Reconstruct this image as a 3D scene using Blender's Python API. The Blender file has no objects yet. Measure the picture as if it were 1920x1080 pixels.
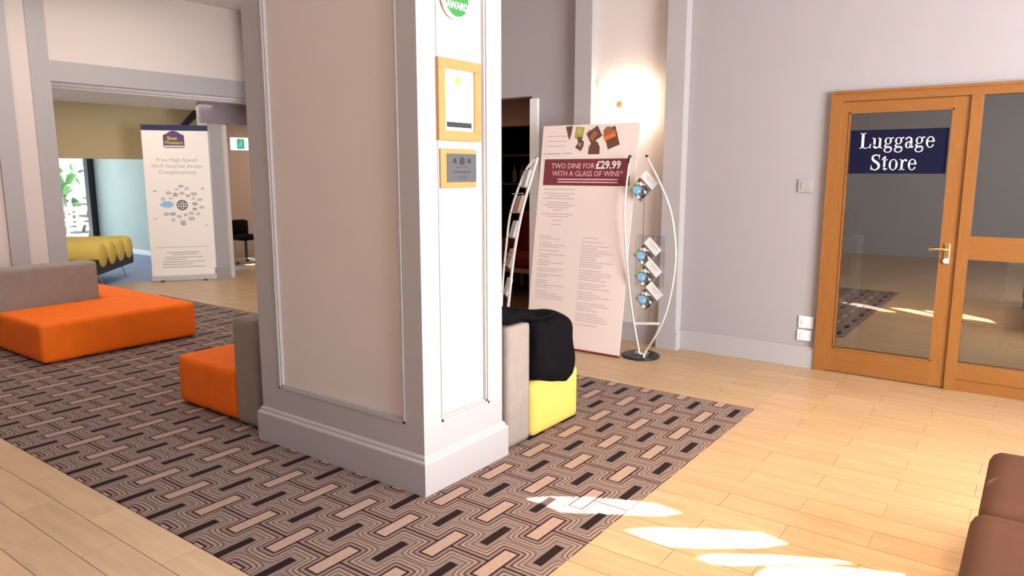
import bpy, bmesh, math, random
from mathutils import Vector, Matrix
random.seed(7)
PI = math.pi
C = bpy.context.scene.collection
scn = bpy.context.scene

# ------------------------------------------------------------------ camera
PITCH, YAW, EYE = 0.16087, -0.63415, 1.55
cam_d = bpy.data.cameras.new('camera'); cam = bpy.data.objects.new('camera', cam_d); C.objects.link(cam)
cam_d.sensor_width = 36; cam_d.lens = 1353.8/1920*36; cam_d.clip_start = .02; cam_d.clip_end = 300
F_ = Vector((math.sin(YAW)*math.cos(PITCH), math.cos(YAW)*math.cos(PITCH), -math.sin(PITCH)))
R_ = Vector((math.cos(YAW), -math.sin(YAW), 0)); U_ = R_.cross(F_)
M3 = Matrix((R_, U_, -F_)).transposed()
cam.matrix_world = Matrix.Translation((0, 0, EYE)) @ M3.to_4x4()
scn.camera = cam

# ------------------------------------------------------------------ exposure, world, sun, daylight and fill lights
scn.view_settings.view_transform = 'Standard'; scn.view_settings.look = 'None'
scn.view_settings.gamma = 1; scn.view_settings.use_curve_mapping = False
scn.view_settings.exposure = 0.0
w = bpy.data.worlds.new('sky'); scn.world = w; w.use_nodes = True
bg = w.node_tree.nodes['Background']; bg.inputs[0].default_value = (.80, .90, 1.0, 1); bg.inputs[1].default_value = 1.9

SUN_AZ = Vector((.902, .431)); SUN_EL = math.radians(58)
sd = bpy.data.lights.new('sun', 'SUN'); sd.energy = 60; sd.angle = math.radians(.35); sd.color = (1, .95, .88)
so = bpy.data.objects.new('sun', sd); C.objects.link(so)
tosun = Vector((SUN_AZ.x*math.cos(SUN_EL), SUN_AZ.y*math.cos(SUN_EL), math.sin(SUN_EL)))
so.rotation_euler = tosun.to_track_quat('Z', 'Y').to_euler(); so.location = (6, 6, 5)

def area(name, loc, direction, sx, sy, power, color):
    d = bpy.data.lights.new(name, 'AREA'); d.shape = 'RECTANGLE'; d.size = sx; d.size_y = sy; d.energy = power; d.color = color
    o = bpy.data.objects.new(name, d); C.objects.link(o); o.location = loc
    o.rotation_euler = Vector(direction).to_track_quat('-Z', 'Y').to_euler(); return o
area('offscreen_daylight', (3.30, 2.5, 1.6), (-1, 0, 0), 3.2, 2.3, 680, (.93, .95, 1.0))  # stands in for unseen windows; the wall behind it is solid
area('offscreen_daylight', (2.0, -2.9, 1.7), (-.35, 1, 0), 2.4, 2.2, 30, (1, .97, .95))  # added light out of view, for the pillar's front face
area('ceiling_fill', (-0.6, 2.0, 3.65), (0, 0, -1), 2.2, 2.2, 12, (1, .80, .62))  # added warm fill under the ceiling, no fitting modelled
def floor_glow_spot(x, y, power, cone, color):  # added spots that make the warm floor glow, no fittings in view
    d = bpy.data.lights.new('floor_glow_spot', 'SPOT'); d.energy = power; d.spot_size = math.radians(cone); d.spot_blend = .9; d.shadow_soft_size = .12; d.color = color
    o = bpy.data.objects.new('floor_glow_spot', d); C.objects.link(o); o.location = (x, y, 3.66)
floor_glow_spot(-.5, 3.5, 420, 76, (1, .72, .42)); floor_glow_spot(.9, 2.6, 300, 76, (1, .74, .46)); floor_glow_spot(-.2, 1.9, 220, 70, (1, .76, .5))
area('ceiling_fill', (-7.2, 3.4, 3.65), (0, 0, -1), 2.5, 3.5, 85, (1, .93, .88))  # added fill to brighten the left wall
area('inner_ceiling_lighting', (-9.95, 4.9, 2.46), (0, 0, -1), .9, 2.0, 14, (1, .85, .68))
area('garden_window_daylight', (-15.0, 5.2, 1.2), (1, .12, 0), 1.8, 2.4, 62, (.82, .93, 1.0))
area('back_room_lighting', (-10.4, 7.9, 2.4), (0, 0, -1), 1.2, 1.2, 20, (1, .93, .85))
area('restaurant_lighting', (-4.6, 7.6, 2.5), (0, 0, -1), 1.2, 1.2, 5, (1, .72, .5))
area('store_lighting', (0.2, 7.3, 2.6), (0, 0, -1), 1.2, 1.0, 24, (1, .95, .82))

# ------------------------------------------------------------------ materials
def mat(name, col, rough=.6, metal=0, noise=0, nscale=20, bump=0, bscale=200, spec=.5, stretch=None, emit=None, estr=0):
    m = bpy.data.materials.new(name); m.use_nodes = True; nt = m.node_tree; b = nt.nodes['Principled BSDF']
    c = tuple(col) + (1,)
    b.inputs['Base Color'].default_value = c; b.inputs['Roughness'].default_value = rough
    b.inputs['Metallic'].default_value = metal; b.inputs['Specular IOR Level'].default_value = spec
    tc = nt.nodes.new('ShaderNodeTexCoord')
    src = tc.outputs['Object']
    if stretch:
        mp = nt.nodes.new('ShaderNodeMapping'); mp.inputs['Scale'].default_value = stretch
        nt.links.new(src, mp.inputs['Vector']); src = mp.outputs[0]
    if noise:
        n = nt.nodes.new('ShaderNodeTexNoise'); n.inputs['Scale'].default_value = nscale; n.inputs['Detail'].default_value = 5
        nt.links.new(src, n.inputs['Vector'])
        mx = nt.nodes.new('ShaderNodeMix'); mx.data_type = 'RGBA'
        mx.inputs[6].default_value = tuple(max(0, x*(1-noise)) for x in col) + (1,)
        mx.inputs[7].default_value = tuple(min(1, x*(1+noise)) for x in col) + (1,)
        nt.links.new(n.outputs['Fac'], mx.inputs[0]); nt.links.new(mx.outputs[2], b.inputs['Base Color'])
    if bump:
        n2 = nt.nodes.new('ShaderNodeTexNoise'); n2.inputs['Scale'].default_value = bscale
        nt.links.new(src, n2.inputs['Vector'])
        bp = nt.nodes.new('ShaderNodeBump'); bp.inputs['Strength'].default_value = bump; bp.inputs['Distance'].default_value = .004
        nt.links.new(n2.outputs['Fac'], bp.inputs['Height']); nt.links.new(bp.outputs[0], b.inputs['Normal'])
    if emit:
        b.inputs['Emission Color'].default_value = tuple(emit) + (1,); b.inputs['Emission Strength'].default_value = estr
    return m

M = dict(
    cream=mat('wall_cream', (.67, .59, .54), .75, noise=.02, nscale=3, bump=.1, bscale=120),
    grey=mat('wall_grey_paint', (.42, .395, .39), .45, noise=.02, nscale=4),
    lilac=mat('wall_pale_grey', (.365, .335, .335), .7, noise=.02, nscale=3, bump=.1, bscale=120),
    pink=mat('wall_pinkish', (.52, .40, .36), .75),
    ceil=mat('ceiling_white', (.80, .79, .78), .8),
    olive=mat('olive_plaster', (.42, .34, .19), .8, noise=.05, nscale=2),
    green=mat('pale_green_plaster', (.40, .46, .42), .8, noise=.08, nscale=2),
    mauve=mat('mauve_paint', (.27, .22, .25), .7),
    grout=mat('grout', (.40, .275, .165), .8),
    bluecarpet=mat('blue_carpet', (.28, .34, .50), .95, noise=.15, nscale=60, bump=.3, bscale=300),
    oak=mat('oak', (.285, .110, .022), .38, noise=.22, nscale=9, stretch=(9, 9, .8)),
    oakh=mat('oak_horizontal', (.27, .102, .020), .38, noise=.22, nscale=9, stretch=(.8, 9, 9)),
    beech=mat('beech', (.78, .42, .17), .4, noise=.12, nscale=10, stretch=(1, 1, 6)),
    orange=mat('orange_velour', (.86, .155, .008), .85, noise=.10, nscale=9, bump=.5, bscale=160, spec=.2),
    yellow=mat('yellow_velour', (.66, .46, .105), .85, noise=.06, nscale=9, bump=.5, bscale=160, spec=.2),
    greyf=mat('grey_velour', (.29, .24, .205), .9, noise=.14, nscale=14, bump=.5, bscale=180, spec=.2),
    black=mat('black_fabric', (.005, .0045, .0055), .95, noise=.3, nscale=20, bump=.5, bscale=60, spec=.06),
    blackm=mat('black_metal', (.015, .015, .017), .35),
    foot=mat('dark_plinth', (.02, .017, .02), .7),
    brown=mat('brown_leather', (.066, .025, .0135), .75, noise=.12, nscale=6, bump=.3, bscale=260, spec=.2),
    silver=mat('silver_rod', (.80, .76, .70), .35, .35),
    chrome=mat('chrome', (.75, .75, .75), .2, 1),
    brass=mat('brass', (.75, .58, .27), .25, 1),
    white=mat('white_plastic', (.80, .77, .75), .4),
    paper=mat('banner_vinyl', (.86, .78, .72), .55),
    paper2=mat('menu_vinyl', (.86, .72, .65), .55),
    paperw=mat('paper', (.85, .84, .80), .6),
    navy=mat('navy_print', (.012, .014, .075), .45),
    navysign=mat('navy_sign', (.006, .006, .026), .7, spec=.12),
    purple=mat('purple_print', (.09, .045, .14), .5),
    yprint=mat('gold_print', (.55, .44, .08), .5),
    maroon=mat('maroon_print', (.19, .022, .035), .5),
    pinkp=mat('pink_print', (.80, .50, .50), .5),
    whitep=mat('white_print', (.88, .86, .84), .5),
    gtext=mat('grey_print', (.40, .36, .35), .6),
    gtext2=mat('faint_print', (.62, .50, .45), .6),
    dtext=mat('dark_print', (.025, .022, .025), .6),
    blue=mat('blue_print', (.25, .52, .75), .5),
    gprint=mat('grey_icon_print', (.52, .50, .50), .5),
    green2=mat('green_enamel', (.035, .23, .05), .35),
    cert=mat('certificate_paper', (.85, .82, .74), .5),
    gold=mat('gold_seal', (.80, .48, .10), .4),
    steel=mat('steel_plate', (.085, .085, .09), .55, .1),
    ashwood=mat('ash_frame', (.50, .235, .075), .5, noise=.1, nscale=10),
    choc=mat('chocolate_print', (.14, .055, .03), .5),
    choc2=mat('caramel_print', (.33, .12, .05), .5),
    choco=mat('orange_glaze_print', (.75, .17, .04), .5),
    olivep=mat('pistachio_print', (.38, .34, .09), .5),
    leaf=mat('leaf', (.07, .22, .06), .6, noise=.3, nscale=8),
    leaf2=mat('pale_leaf', (.20, .40, .12), .6, noise=.3, nscale=8),
    stone=mat('terrace_stone', (.30, .30, .28), .8, noise=.1, nscale=3),
    timber=mat('grey_timber', (.17, .15, .14), .7, noise=.2, nscale=6),
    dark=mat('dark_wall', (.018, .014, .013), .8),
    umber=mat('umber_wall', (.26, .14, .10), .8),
    tan=mat('tan_wall', (.36, .25, .19), .8),
    redf=mat('red_fabric', (.28, .02, .02), .8, noise=.1),
    store=mat('store_wall', (.26, .24, .20), .8),
    storefl=mat('store_floor', (.17, .13, .10), .7),
    darkwood=mat('dark_wood_floor', (.20, .09, .045), .45, noise=.2, nscale=5, stretch=(1, 8, 1)),
    shade=mat('lamp_shade_glow', (.9, .85, .75), .6, emit=(1, .86, .68), estr=5.0),
    exitg=mat('exit_sign_green', (.02, .22, .15), .5, emit=(.03, .45, .33), estr=.7),
    exitw=mat('exit_sign_white', (.8, .95, .9), .5, emit=(.7, 1, .9), estr=.8),
)
def glass_mat(name, tint, gloss, trans_col, rough=.02):
    m = bpy.data.materials.new(name); m.use_nodes = True; nt = m.node_tree
    for n in list(nt.nodes):
        if n.type != 'OUTPUT_MATERIAL': nt.nodes.remove(n)
    out = [n for n in nt.nodes if n.type == 'OUTPUT_MATERIAL'][0]
    t = nt.nodes.new('ShaderNodeBsdfTransparent'); t.inputs[0].default_value = trans_col + (1,)
    g = nt.nodes.new('ShaderNodeBsdfGlossy'); g.inputs['Roughness'].default_value = rough; g.inputs[0].default_value = tint + (1,)
    fr = nt.nodes.new('ShaderNodeLayerWeight'); fr.inputs[0].default_value = .25
    ad = nt.nodes.new('ShaderNodeMath'); ad.operation = 'ADD'; ad.use_clamp = True; ad.inputs[1].default_value = gloss
    ml = nt.nodes.new('ShaderNodeMath'); ml.operation = 'MULTIPLY'; ml.inputs[1].default_value = .6
    mx = nt.nodes.new('ShaderNodeMixShader')
    nt.links.new(fr.outputs['Fresnel'], ml.inputs[0]); nt.links.new(ml.outputs[0], ad.inputs[0]); nt.links.new(ad.outputs[0], mx.inputs[0])
    nt.links.new(t.outputs[0], mx.inputs[1]); nt.links.new(g.outputs[0], mx.inputs[2]); nt.links.new(mx.outputs[0], out.inputs[0])
    return m
M['glass'] = glass_mat('door_glass', (.95, .97, 1), .26, (.50, .52, .50))
M['clear'] = glass_mat('clear_acrylic', (1, 1, 1), .05, (.90, .91, .92))
M['pane'] = glass_mat('window_glass', (1, 1, 1), .04, (.95, .97, .98))

def tile_material():
    m = bpy.data.materials.new('wood_effect_tile'); m.use_nodes = True; nt = m.node_tree; b = nt.nodes['Principled BSDF']
    N = nt.nodes.new; L = nt.links.new
    oi = N('ShaderNodeObjectInfo'); ge = N('ShaderNodeNewGeometry')
    a = N('ShaderNodeMath'); a.operation = 'ADD'; L(oi.outputs['Random'], a.inputs[0]); L(ge.outputs['Random Per Island'], a.inputs[1])
    f = N('ShaderNodeMath'); f.operation = 'FRACT'; L(a.outputs[0], f.inputs[0])
    tc = N('ShaderNodeTexCoord'); mp = N('ShaderNodeMapping'); mp.inputs['Scale'].default_value = (1.2, 9, 1)
    cb = N('ShaderNodeCombineXYZ'); s = N('ShaderNodeMath'); s.operation = 'MULTIPLY'; s.inputs[1].default_value = 40
    L(f.outputs[0], s.inputs[0]); L(s.outputs[0], cb.inputs[2])
    av = N('ShaderNodeVectorMath'); av.operation = 'ADD'; L(ge.outputs['Position'], mp.inputs['Vector']); L(mp.outputs[0], av.inputs[0]); L(cb.outputs[0], av.inputs[1])
    n = N('ShaderNodeTexNoise'); n.inputs['Scale'].default_value = 2.2; n.inputs['Detail'].default_value = 6; L(av.outputs[0], n.inputs['Vector'])
    r = N('ShaderNodeValToRGB'); L(n.outputs['Fac'], r.inputs[0])
    r.color_ramp.elements[0].position = .3; r.color_ramp.elements[0].color = (.42, .265, .138, 1)
    r.color_ramp.elements[1].position = .75; r.color_ramp.elements[1].color = (.53, .345, .190, 1)
    hsv = N('ShaderNodeHueSaturation'); L(r.outputs[0], hsv.inputs['Color'])
    mr = N('ShaderNodeMapRange'); mr.inputs[3].default_value = .94; mr.inputs[4].default_value = 1.05; L(f.outputs[0], mr.inputs[0]); L(mr.outputs[0], hsv.inputs['Value'])
    L(hsv.outputs[0], b.inputs['Base Color']); b.inputs['Roughness'].default_value = .33; b.inputs['Specular IOR Level'].default_value = .45
    return m
M['tile'] = tile_material()

def carpet_material():
    m = bpy.data.materials.new('geometric_carpet'); m.use_nodes = True; nt = m.node_tree; b = nt.nodes['Principled BSDF']
    L = nt.links.new
    def V(x):
        return x
    def mt(op, a, bb=None, c=None):
        n = nt.nodes.new('ShaderNodeMath'); n.operation = op
        for i, v in enumerate((a, bb, c)):
            if v is None: continue
            if isinstance(v, (int, float)): n.inputs[i].default_value = v
            else: L(v, n.inputs[i])
        return n.outputs[0]
    ge = nt.nodes.new('ShaderNodeNewGeometry'); sp = nt.nodes.new('ShaderNodeSeparateXYZ'); L(ge.outputs['Position'], sp.inputs[0])
    wn = nt.nodes.new('ShaderNodeTexNoise'); wn.inputs['Scale'].default_value = 260; L(ge.outputs['Position'], wn.inputs['Vector'])
    jit = mt('MULTIPLY', mt('SUBTRACT', wn.outputs['Fac'], .5), .004)
    px_, py_ = .272, .3605
    X = mt('ABSOLUTE', mt('SUBTRACT', mt('FLOORED_MODULO', mt('ADD', mt('SUBTRACT', sp.outputs[0], -1.632), px_/2+px_*60), px_), px_/2))
    Y = mt('ABSOLUTE', mt('SUBTRACT', mt('FLOORED_MODULO', mt('ADD', mt('SUBTRACT', sp.outputs[1], 4.270), py_/2+py_*30), py_), py_/2))
    hw, hl = .031, .108
    dx = mt('SUBTRACT', X, hw); dy = mt('SUBTRACT', Y, hl)
    # rounded rectangle distance for the cream bars
    ox = mt('MAXIMUM', dx, 0); oy = mt('MAXIMUM', dy, 0)
    cheb = mt('MAXIMUM', dx, dy); eu = mt('SQRT', mt('ADD', mt('MULTIPLY', ox, ox), mt('MULTIPLY', oy, oy)))
    dr = mt('ADD', mt('MULTIPLY', cheb, .55), mt('MULTIPLY', mt('MAXIMUM', eu, mt('MINIMUM', cheb, 0)), .45))
    dr = mt('ADD', mt('MULTIPLY', mt('MINIMUM', cheb, 0), .45), dr) if False else dr
    dl = mt('ADD', Y, .004)
    d = mt('SMOOTH_MIN', dr, dl, .012)
    d = mt('ADD', d, jit)
    # inside the cream bar
    cream = mt('LESS_THAN', cheb, -.001)
    db = mt('MAXIMUM', mt('SUBTRACT', mt('SUBTRACT', px_/2, X), .0215), mt('SUBTRACT', mt('SUBTRACT', py_/2, Y), .088))
    bar = mt('LESS_THAN', mt('ADD', db, jit), 0)
    r = nt.nodes.new('ShaderNodeValToRGB'); r.color_ramp.interpolation = 'LINEAR'
    stops = [(.000, (.035, .016, .014)), (.008, (.035, .016, .014)), (.011, (.26, .185, .165)), (.021, (.26, .185, .165)), (.024, (.085, .045, .038)), (.030, (.085, .045, .038)),
             (.033, (.35, .25, .215)), (.042, (.35, .25, .215)), (.045, (.095, .058, .050)), (.048, (.095, .058, .050)), (.051, (.32, .235, .195)), (.060, (.32, .235, .195)),
             (.063, (.13, .082, .068)), (.067, (.13, .082, .068)), (.070, (.25, .185, .165)), (.100, (.235, .175, .16))]
    cr = r.color_ramp
    while len(cr.elements) > 1: cr.elements.remove(cr.elements[-1])
    cr.elements[0].position = 0; cr.elements[0].color = stops[0][1] + (1,)
    for p, c in stops[1:]:
        e = cr.elements.new(p*8); e.color = c + (1,)
    L(mt('MULTIPLY', d, 8.0), r.inputs[0])
    def mix(f, a, c):
        n = nt.nodes.new('ShaderNodeMix'); n.data_type = 'RGBA'; L(f, n.inputs[0])
        L(a, n.inputs[6]) ; n.inputs[7].default_value = c + (1,); return n.outputs[2]
    col = mix(cream, r.outputs[0], (.43, .295, .235)); col = mix(bar, col, (.024, .013, .012))
    bn = nt.nodes.new('ShaderNodeTexNoise'); bn.inputs['Scale'].default_value = 90; L(ge.outputs['Position'], bn.inputs['Vector'])
    hs = nt.nodes.new('ShaderNodeHueSaturation'); L(col, hs.inputs['Color'])
    mr = nt.nodes.new('ShaderNodeMapRange'); mr.inputs[3].default_value = .68; mr.inputs[4].default_value = 1.02; L(bn.outputs['Fac'], mr.inputs[0]); L(mr.outputs[0], hs.inputs['Value'])
    L(hs.outputs[0], b.inputs['Base Color']); b.inputs['Roughness'].default_value = .95; b.inputs['Specular IOR Level'].default_value = .1
    bp = nt.nodes.new('ShaderNodeBump'); bp.inputs['Strength'].default_value = .4; bp.inputs['Distance'].default_value = .003
    L(wn.outputs['Fac'], bp.inputs['Height']); L(bp.outputs[0], b.inputs['Normal'])
    return m
M['carpet'] = carpet_material()

# ------------------------------------------------------------------ helpers
def shift(bm, v): bmesh.ops.translate(bm, verts=bm.verts, vec=v)
def obj(name, bm, m, parent=None, kind=None, smooth=False, label=None, local=False):
    """link one mesh; coordinates in bm are world coordinates unless local"""
    if parent is not None and not local:
        shift(bm, -Vector(world_origin(parent)))
    me = bpy.data.meshes.new(name); bmesh.ops.recalc_face_normals(bm, faces=bm.faces) if not getattr(bm, 'keep', False) else None
    bm.to_mesh(me); bm.free()
    if smooth:
        for p in me.polygons: p.use_smooth = True
    o = bpy.data.objects.new(name, me); C.objects.link(o); me.materials.append(M[m] if isinstance(m, str) else m)
    if parent is not None: o.parent = parent
    if kind: o['kind'] = kind
    if label: o['label'] = label
    return o
def world_origin(o):
    v = Vector(o.location)
    while o.parent is not None: o = o.parent; v += Vector(o.location)
    return v
def thing(name, label, cat, loc=(0, 0, 0), rotz=0, group=None):
    o = bpy.data.objects.new(name, None); C.objects.link(o); o.location = loc; o.rotation_euler = (0, 0, rotz)
    o.empty_display_size = .1
    o['label'] = label; o['category'] = cat
    if group: o['group'] = group
    return o
def structure(name, loc=(0, 0, 0)):
    o = bpy.data.objects.new(name, None); C.objects.link(o); o.location = loc; o['kind'] = 'structure'; return o
def tag(o, label, cat, group=None):
    o['label'] = label; o['category'] = cat
    if group: o['group'] = group
    return o
def NB(): return bmesh.new()
def box(bm, x0, x1, y0, y1, z0, z1, bevel=0):
    g = bmesh.ops.create_cube(bm, size=1)
    for v in g['verts']:
        v.co = Vector(((x0+x1)/2+v.co.x*(x1-x0), (y0+y1)/2+v.co.y*(y1-y0), (z0+z1)/2+v.co.z*(z1-z0)))
    if bevel:
        es = list({e for v in g['verts'] for e in v.link_edges})
        bmesh.ops.bevel(bm, geom=es, offset=bevel, segments=2, affect='EDGES', profile=.5)
    return bm
def B(x0, x1, y0, y1, z0, z1, bevel=0): return box(NB(), x0, x1, y0, y1, z0, z1, bevel)
def cyl(bm, p0, p1, r0, r1=None, n=12, caps=True):
    p0, p1 = Vector(p0), Vector(p1); r1 = r0 if r1 is None else r1; d = (p1-p0); q = d.to_track_quat('Z', 'Y')
    a, b = [], []
    for i in range(n):
        t = 2*PI*i/n; u = q @ Vector((math.cos(t), math.sin(t), 0)); a.append(bm.verts.new(p0+u*r0)); b.append(bm.verts.new(p1+u*r1))
    for i in range(n): bm.faces.new((a[i], a[(i+1) % n], b[(i+1) % n], b[i]))
    if caps: bm.faces.new(a[::-1]); bm.faces.new(b)
    return bm
def tube(bm, pts, r, n=8):
    pts = [Vector(p) for p in pts]; rings = []
    for i, p in enumerate(pts):
        d = (pts[min(i+1, len(pts)-1)]-pts[max(i-1, 0)]).normalized(); q = d.to_track_quat('Z', 'Y'); rr = r[i] if isinstance(r, (list, tuple)) else r
        rings.append([bm.verts.new(p+q @ Vector((math.cos(2*PI*k/n)*rr, math.sin(2*PI*k/n)*rr, 0))) for k in range(n)])
    for a, b in zip(rings, rings[1:]):
        off = min(range(n), key=lambda o: sum((a[k].co-b[(k+o) % n].co).length for k in range(n)))
        for k in range(n): bm.faces.new((a[k], a[(k+1) % n], b[(k+1+off) % n], b[(k+off) % n]))
    bm.faces.new(rings[0][::-1]); bm.faces.new(rings[-1]); return bm
def spline(pts, n=8):
    P = [Vector(p) for p in pts]; out = []
    for i in range(len(P)-1):
        a, b, c, d = P[max(i-1, 0)], P[i], P[i+1], P[min(i+2, len(P)-1)]
        for k in range(n):
            t = k/n; out.append(.5*((2*b)+(c-a)*t+(2*a-5*b+4*c-d)*t*t+(3*b-a-3*c+d)*t**3))
    out.append(P[-1]); return out
def lathe(bm, prof, cx, cy, n=32):
    rings = []
    for r, z in prof: rings.append([bm.verts.new((cx+r*math.cos(2*PI*k/n), cy+r*math.sin(2*PI*k/n), z)) for k in range(n)])
    for a, b in zip(rings, rings[1:]):
        for k in range(n): bm.faces.new((a[k], a[(k+1) % n], b[(k+1) % n], b[k]))
    bm.faces.new(rings[0][::-1]); bm.faces.new(rings[-1]); return bm
def cushion(x0, x1, y0, y1, z0, z1, r=.035, sx=(), sy=(), dep=.006, step=.03, puff=.01, slopes=None):
    """soft block: rounded edges, seam grooves at x in sx / y in sy, slightly puffed between them"""
    bm = NB(); nx = max(4, int((x1-x0)/step)); ny = max(4, int((y1-y0)/step)); nz = max(4, int((z1-z0)/step))
    def grid(fn, nu, nv):
        vs = [[bm.verts.new(fn(i/nu, j/nv)) for j in range(nv+1)] for i in range(nu+1)]
        for i in range(nu):
            for j in range(nv): bm.faces.new((vs[i][j], vs[i+1][j], vs[i+1][j+1], vs[i][j+1]))
    X = lambda t: x0+(x1-x0)*t; Yf = lambda t: y0+(y1-y0)*t; Z = lambda t: z0+(z1-z0)*t
    grid(lambda u, v: (X(u), Yf(v), z1), nx, ny); grid(lambda u, v: (X(u), Yf(v), z0), nx, ny)
    grid(lambda u, v: (X(u), y0, Z(v)), nx, nz); grid(lambda u, v: (X(u), y1, Z(v)), nx, nz)
    grid(lambda u, v: (x0, Yf(u), Z(v)), ny, nz); grid(lambda u, v: (x1, Yf(u), Z(v)), ny, nz)
    bmesh.ops.remove_doubles(bm, verts=bm.verts, dist=.0005)
    for v in bm.verts:
        p = v.co; inn = Vector((min(max(p.x, x0+r), x1-r), min(max(p.y, y0+r), y1-r), min(max(p.z, z0+r), z1-r)))
        d = p-inn
        if d.length > 1e-6: dn = d.normalized(); q = inn+dn*r
        else: dn = Vector((0, 0, 1)); q = p.copy()
        h = 0
        for s in sx: h -= dep*math.exp(-((p.x-s)/.014)**2)*(1 if abs(dn.x) < .8 else 0)
        for s in sy: h -= dep*math.exp(-((p.y-s)/.014)**2)*(1 if abs(dn.y) < .8 else 0)
        ux = (p.x-x0)/(x1-x0); uy = (p.y-y0)/(y1-y0)
        if dn.z > .5: h += puff*math.sin(PI*ux)**.5*math.sin(PI*uy)**.5 if 0 < ux < 1 and 0 < uy < 1 else 0
        v.co = q+dn*h
    return bm
def text_mesh(txt, size, align='CENTER', bold=0, extrude=.0004, sxx=1.0, spacing=1.0):
    cu = bpy.data.curves.new('text', 'FONT'); cu.body = txt; cu.size = size; cu.align_x = align; cu.align_y = 'CENTER'; cu.extrude = extrude; cu.offset = bold
    cu.space_line = spacing; cu.resolution_u = 2
    o = bpy.data.objects.new('text', cu); C.objects.link(o)
    dg = bpy.context.evaluated_depsgraph_get(); me = bpy.data.meshes.new_from_object(o.evaluated_get(dg))
    bpy.data.objects.remove(o); bm = bmesh.new(); bm.from_mesh(me); bpy.data.meshes.remove(me)
    for v in bm.verts: v.co.x *= sxx
    return bm
def place(bm, mtx):
    bmesh.ops.transform(bm, matrix=mtx, verts=bm.verts); return bm
def frame_y(x, y, z, lean=0):
    """local XY drawing plane -> vertical plane facing -y, text reads towards +x"""
    return Matrix.Translation((x, y, z)) @ Matrix.Rotation(PI/2-lean, 4, 'X')
def frame_x(x, y, z):
    """vertical plane facing +x; text reads towards +y"""
    return Matrix.Translation((x, y, z)) @ Matrix.Rotation(PI/2, 4, 'Z') @ Matrix.Rotation(PI/2, 4, 'X')
def poly(bm, pts, z=0, th=.0008):
    a = [bm.verts.new((p[0], p[1], z)) for p in pts]; b = [bm.verts.new((p[0], p[1], z+th)) for p in pts]
    bm.faces.new(a[::-1]); bm.faces.new(b); n = len(pts)
    for i in range(n): bm.faces.new((a[i], a[(i+1) % n], b[(i+1) % n], b[i]))
    return bm
def rect(bm, cx, cy, w_, h_, z=0, th=.0008): return poly(bm, [(cx-w_/2, cy-h_/2), (cx+w_/2, cy-h_/2), (cx+w_/2, cy+h_/2), (cx-w_/2, cy+h_/2)], z, th)
def ell(bm, cx, cy, rx, ry, z=0, th=.0008, n=24): return poly(bm, [(cx+rx*math.cos(2*PI*k/n), cy+ry*math.sin(2*PI*k/n)) for k in range(n)], z, th)
def dup(root, loc, rotz=None, label=None):
    r = root.copy(); C.objects.link(r); r.location = loc
    if rotz is not None: r.rotation_euler = (0, 0, rotz)
    if label: r['label'] = label
    for ch in list(root.children):
        c = ch.copy(); C.objects.link(c); c.parent = r
        for g in ch.children:
            d = g.copy(); C.objects.link(d); d.parent = c
    return r

# ================================================================== ROOM SHELL
CEIL = 3.72
# floor: grout bed + wood-effect tiles laid in a half bond
floor = structure('floor')
obj('grout_bed', B(-16, 3.5, -3, 9.6, -.08, -.004), 'grout', floor)
TW, TL, G = .165, .64, .003
tiles = []
for k in range(-26, 49):
    y0 = 1.482+TW*(k-3); y1 = y0+TW
    off = -.785 if (k % 2 == 0) else -1.105
    for n in range(-15, 8):
        x0 = off+TL*n; x1 = x0+TL
        if x1 < -10.25 or x0 > 3.4 or y1 < -3 or y0 > 5.86: 
            if not (-12 < x0 < -8.6 and y0 < 9.4 and y0 > 5.8): continue
        x0c = max(x0, -10.2); ycut = (y0, y1)
        segs = [(x0c, x1)]
        if y0 > 1.47 and y1 < 4.63:                      # rug recess
            segs = []
            if x1 > -1.42: segs = [(max(x0c, -1.42), x1)]
            if x0c < -8.9: segs.append((x0c, min(x1, -8.9)))
        for a, b in segs:
            if b-a > .01: tiles.append((a, b, y0, y1))
def seen(t):
    cx, cy = (t[0]+t[1])/2, (t[2]+t[3])/2; v = Vector((cx, cy, -EYE)); z = v.dot(F_)
    if z < .3: return None
    u, q = v.dot(R_)/z, v.dot(U_)/z
    if abs(u) > .78 or abs(q) > .48: return None
    if y_hidden(cx, cy): return None
    return v.length
def y_hidden(cx, cy):
    # behind the pillar as seen from the camera
    if cy < 3.1: return False
    s = cx/cy
    return -3.6/2.4 < s < -2.26/3.05 and cy > 3.1 and s < -1.0
order = sorted([(seen(t), t) for t in tiles if seen(t)], key=lambda q: q[0])
near = [t for _, t in order[:298]]; nearset = set(near)
meshes = {}
for t in near:
    wd, ht = round(t[1]-t[0]-G, 3), round(t[3]-t[2]-G, 3)
    if (wd, ht) not in meshes:
        bm = B(-wd/2, wd/2, -ht/2, ht/2, -.004, 0); me = bpy.data.meshes.new('floor_tile'); bmesh.ops.recalc_face_normals(bm, faces=bm.faces); bm.to_mesh(me); bm.free(); me.materials.append(M['tile']); meshes[(wd, ht)] = me
    o = bpy.data.objects.new('floor_tile', meshes[(wd, ht)]); o.location = ((t[0]+t[1])/2, (t[2]+t[3])/2, 0); o.parent = floor; C.objects.link(o)
bm = NB()
for t in tiles:
    if t not in nearset: box(bm, t[0]+G/2, t[1]-G/2, t[2]+G/2, t[3]-G/2, -.004, 0)
obj('remaining_floor_tiles', bm, 'tile', floor, kind='stuff')

rug = obj('patterned_carpet', B(-8.9, -1.42, 1.482, 4.617, -.004, .004), 'carpet')
tag(rug, 'large carpet patterned with cream and dark bars and contour lines, under pillar and sofas', 'carpet')
bc = obj('blue_carpet', B(-15.2, -10.2, 1.5, 6.74, -.004, .004), 'bluecarpet')
tag(bc, 'plain blue carpet beyond the left opening under the yellow bench', 'carpet')

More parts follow.
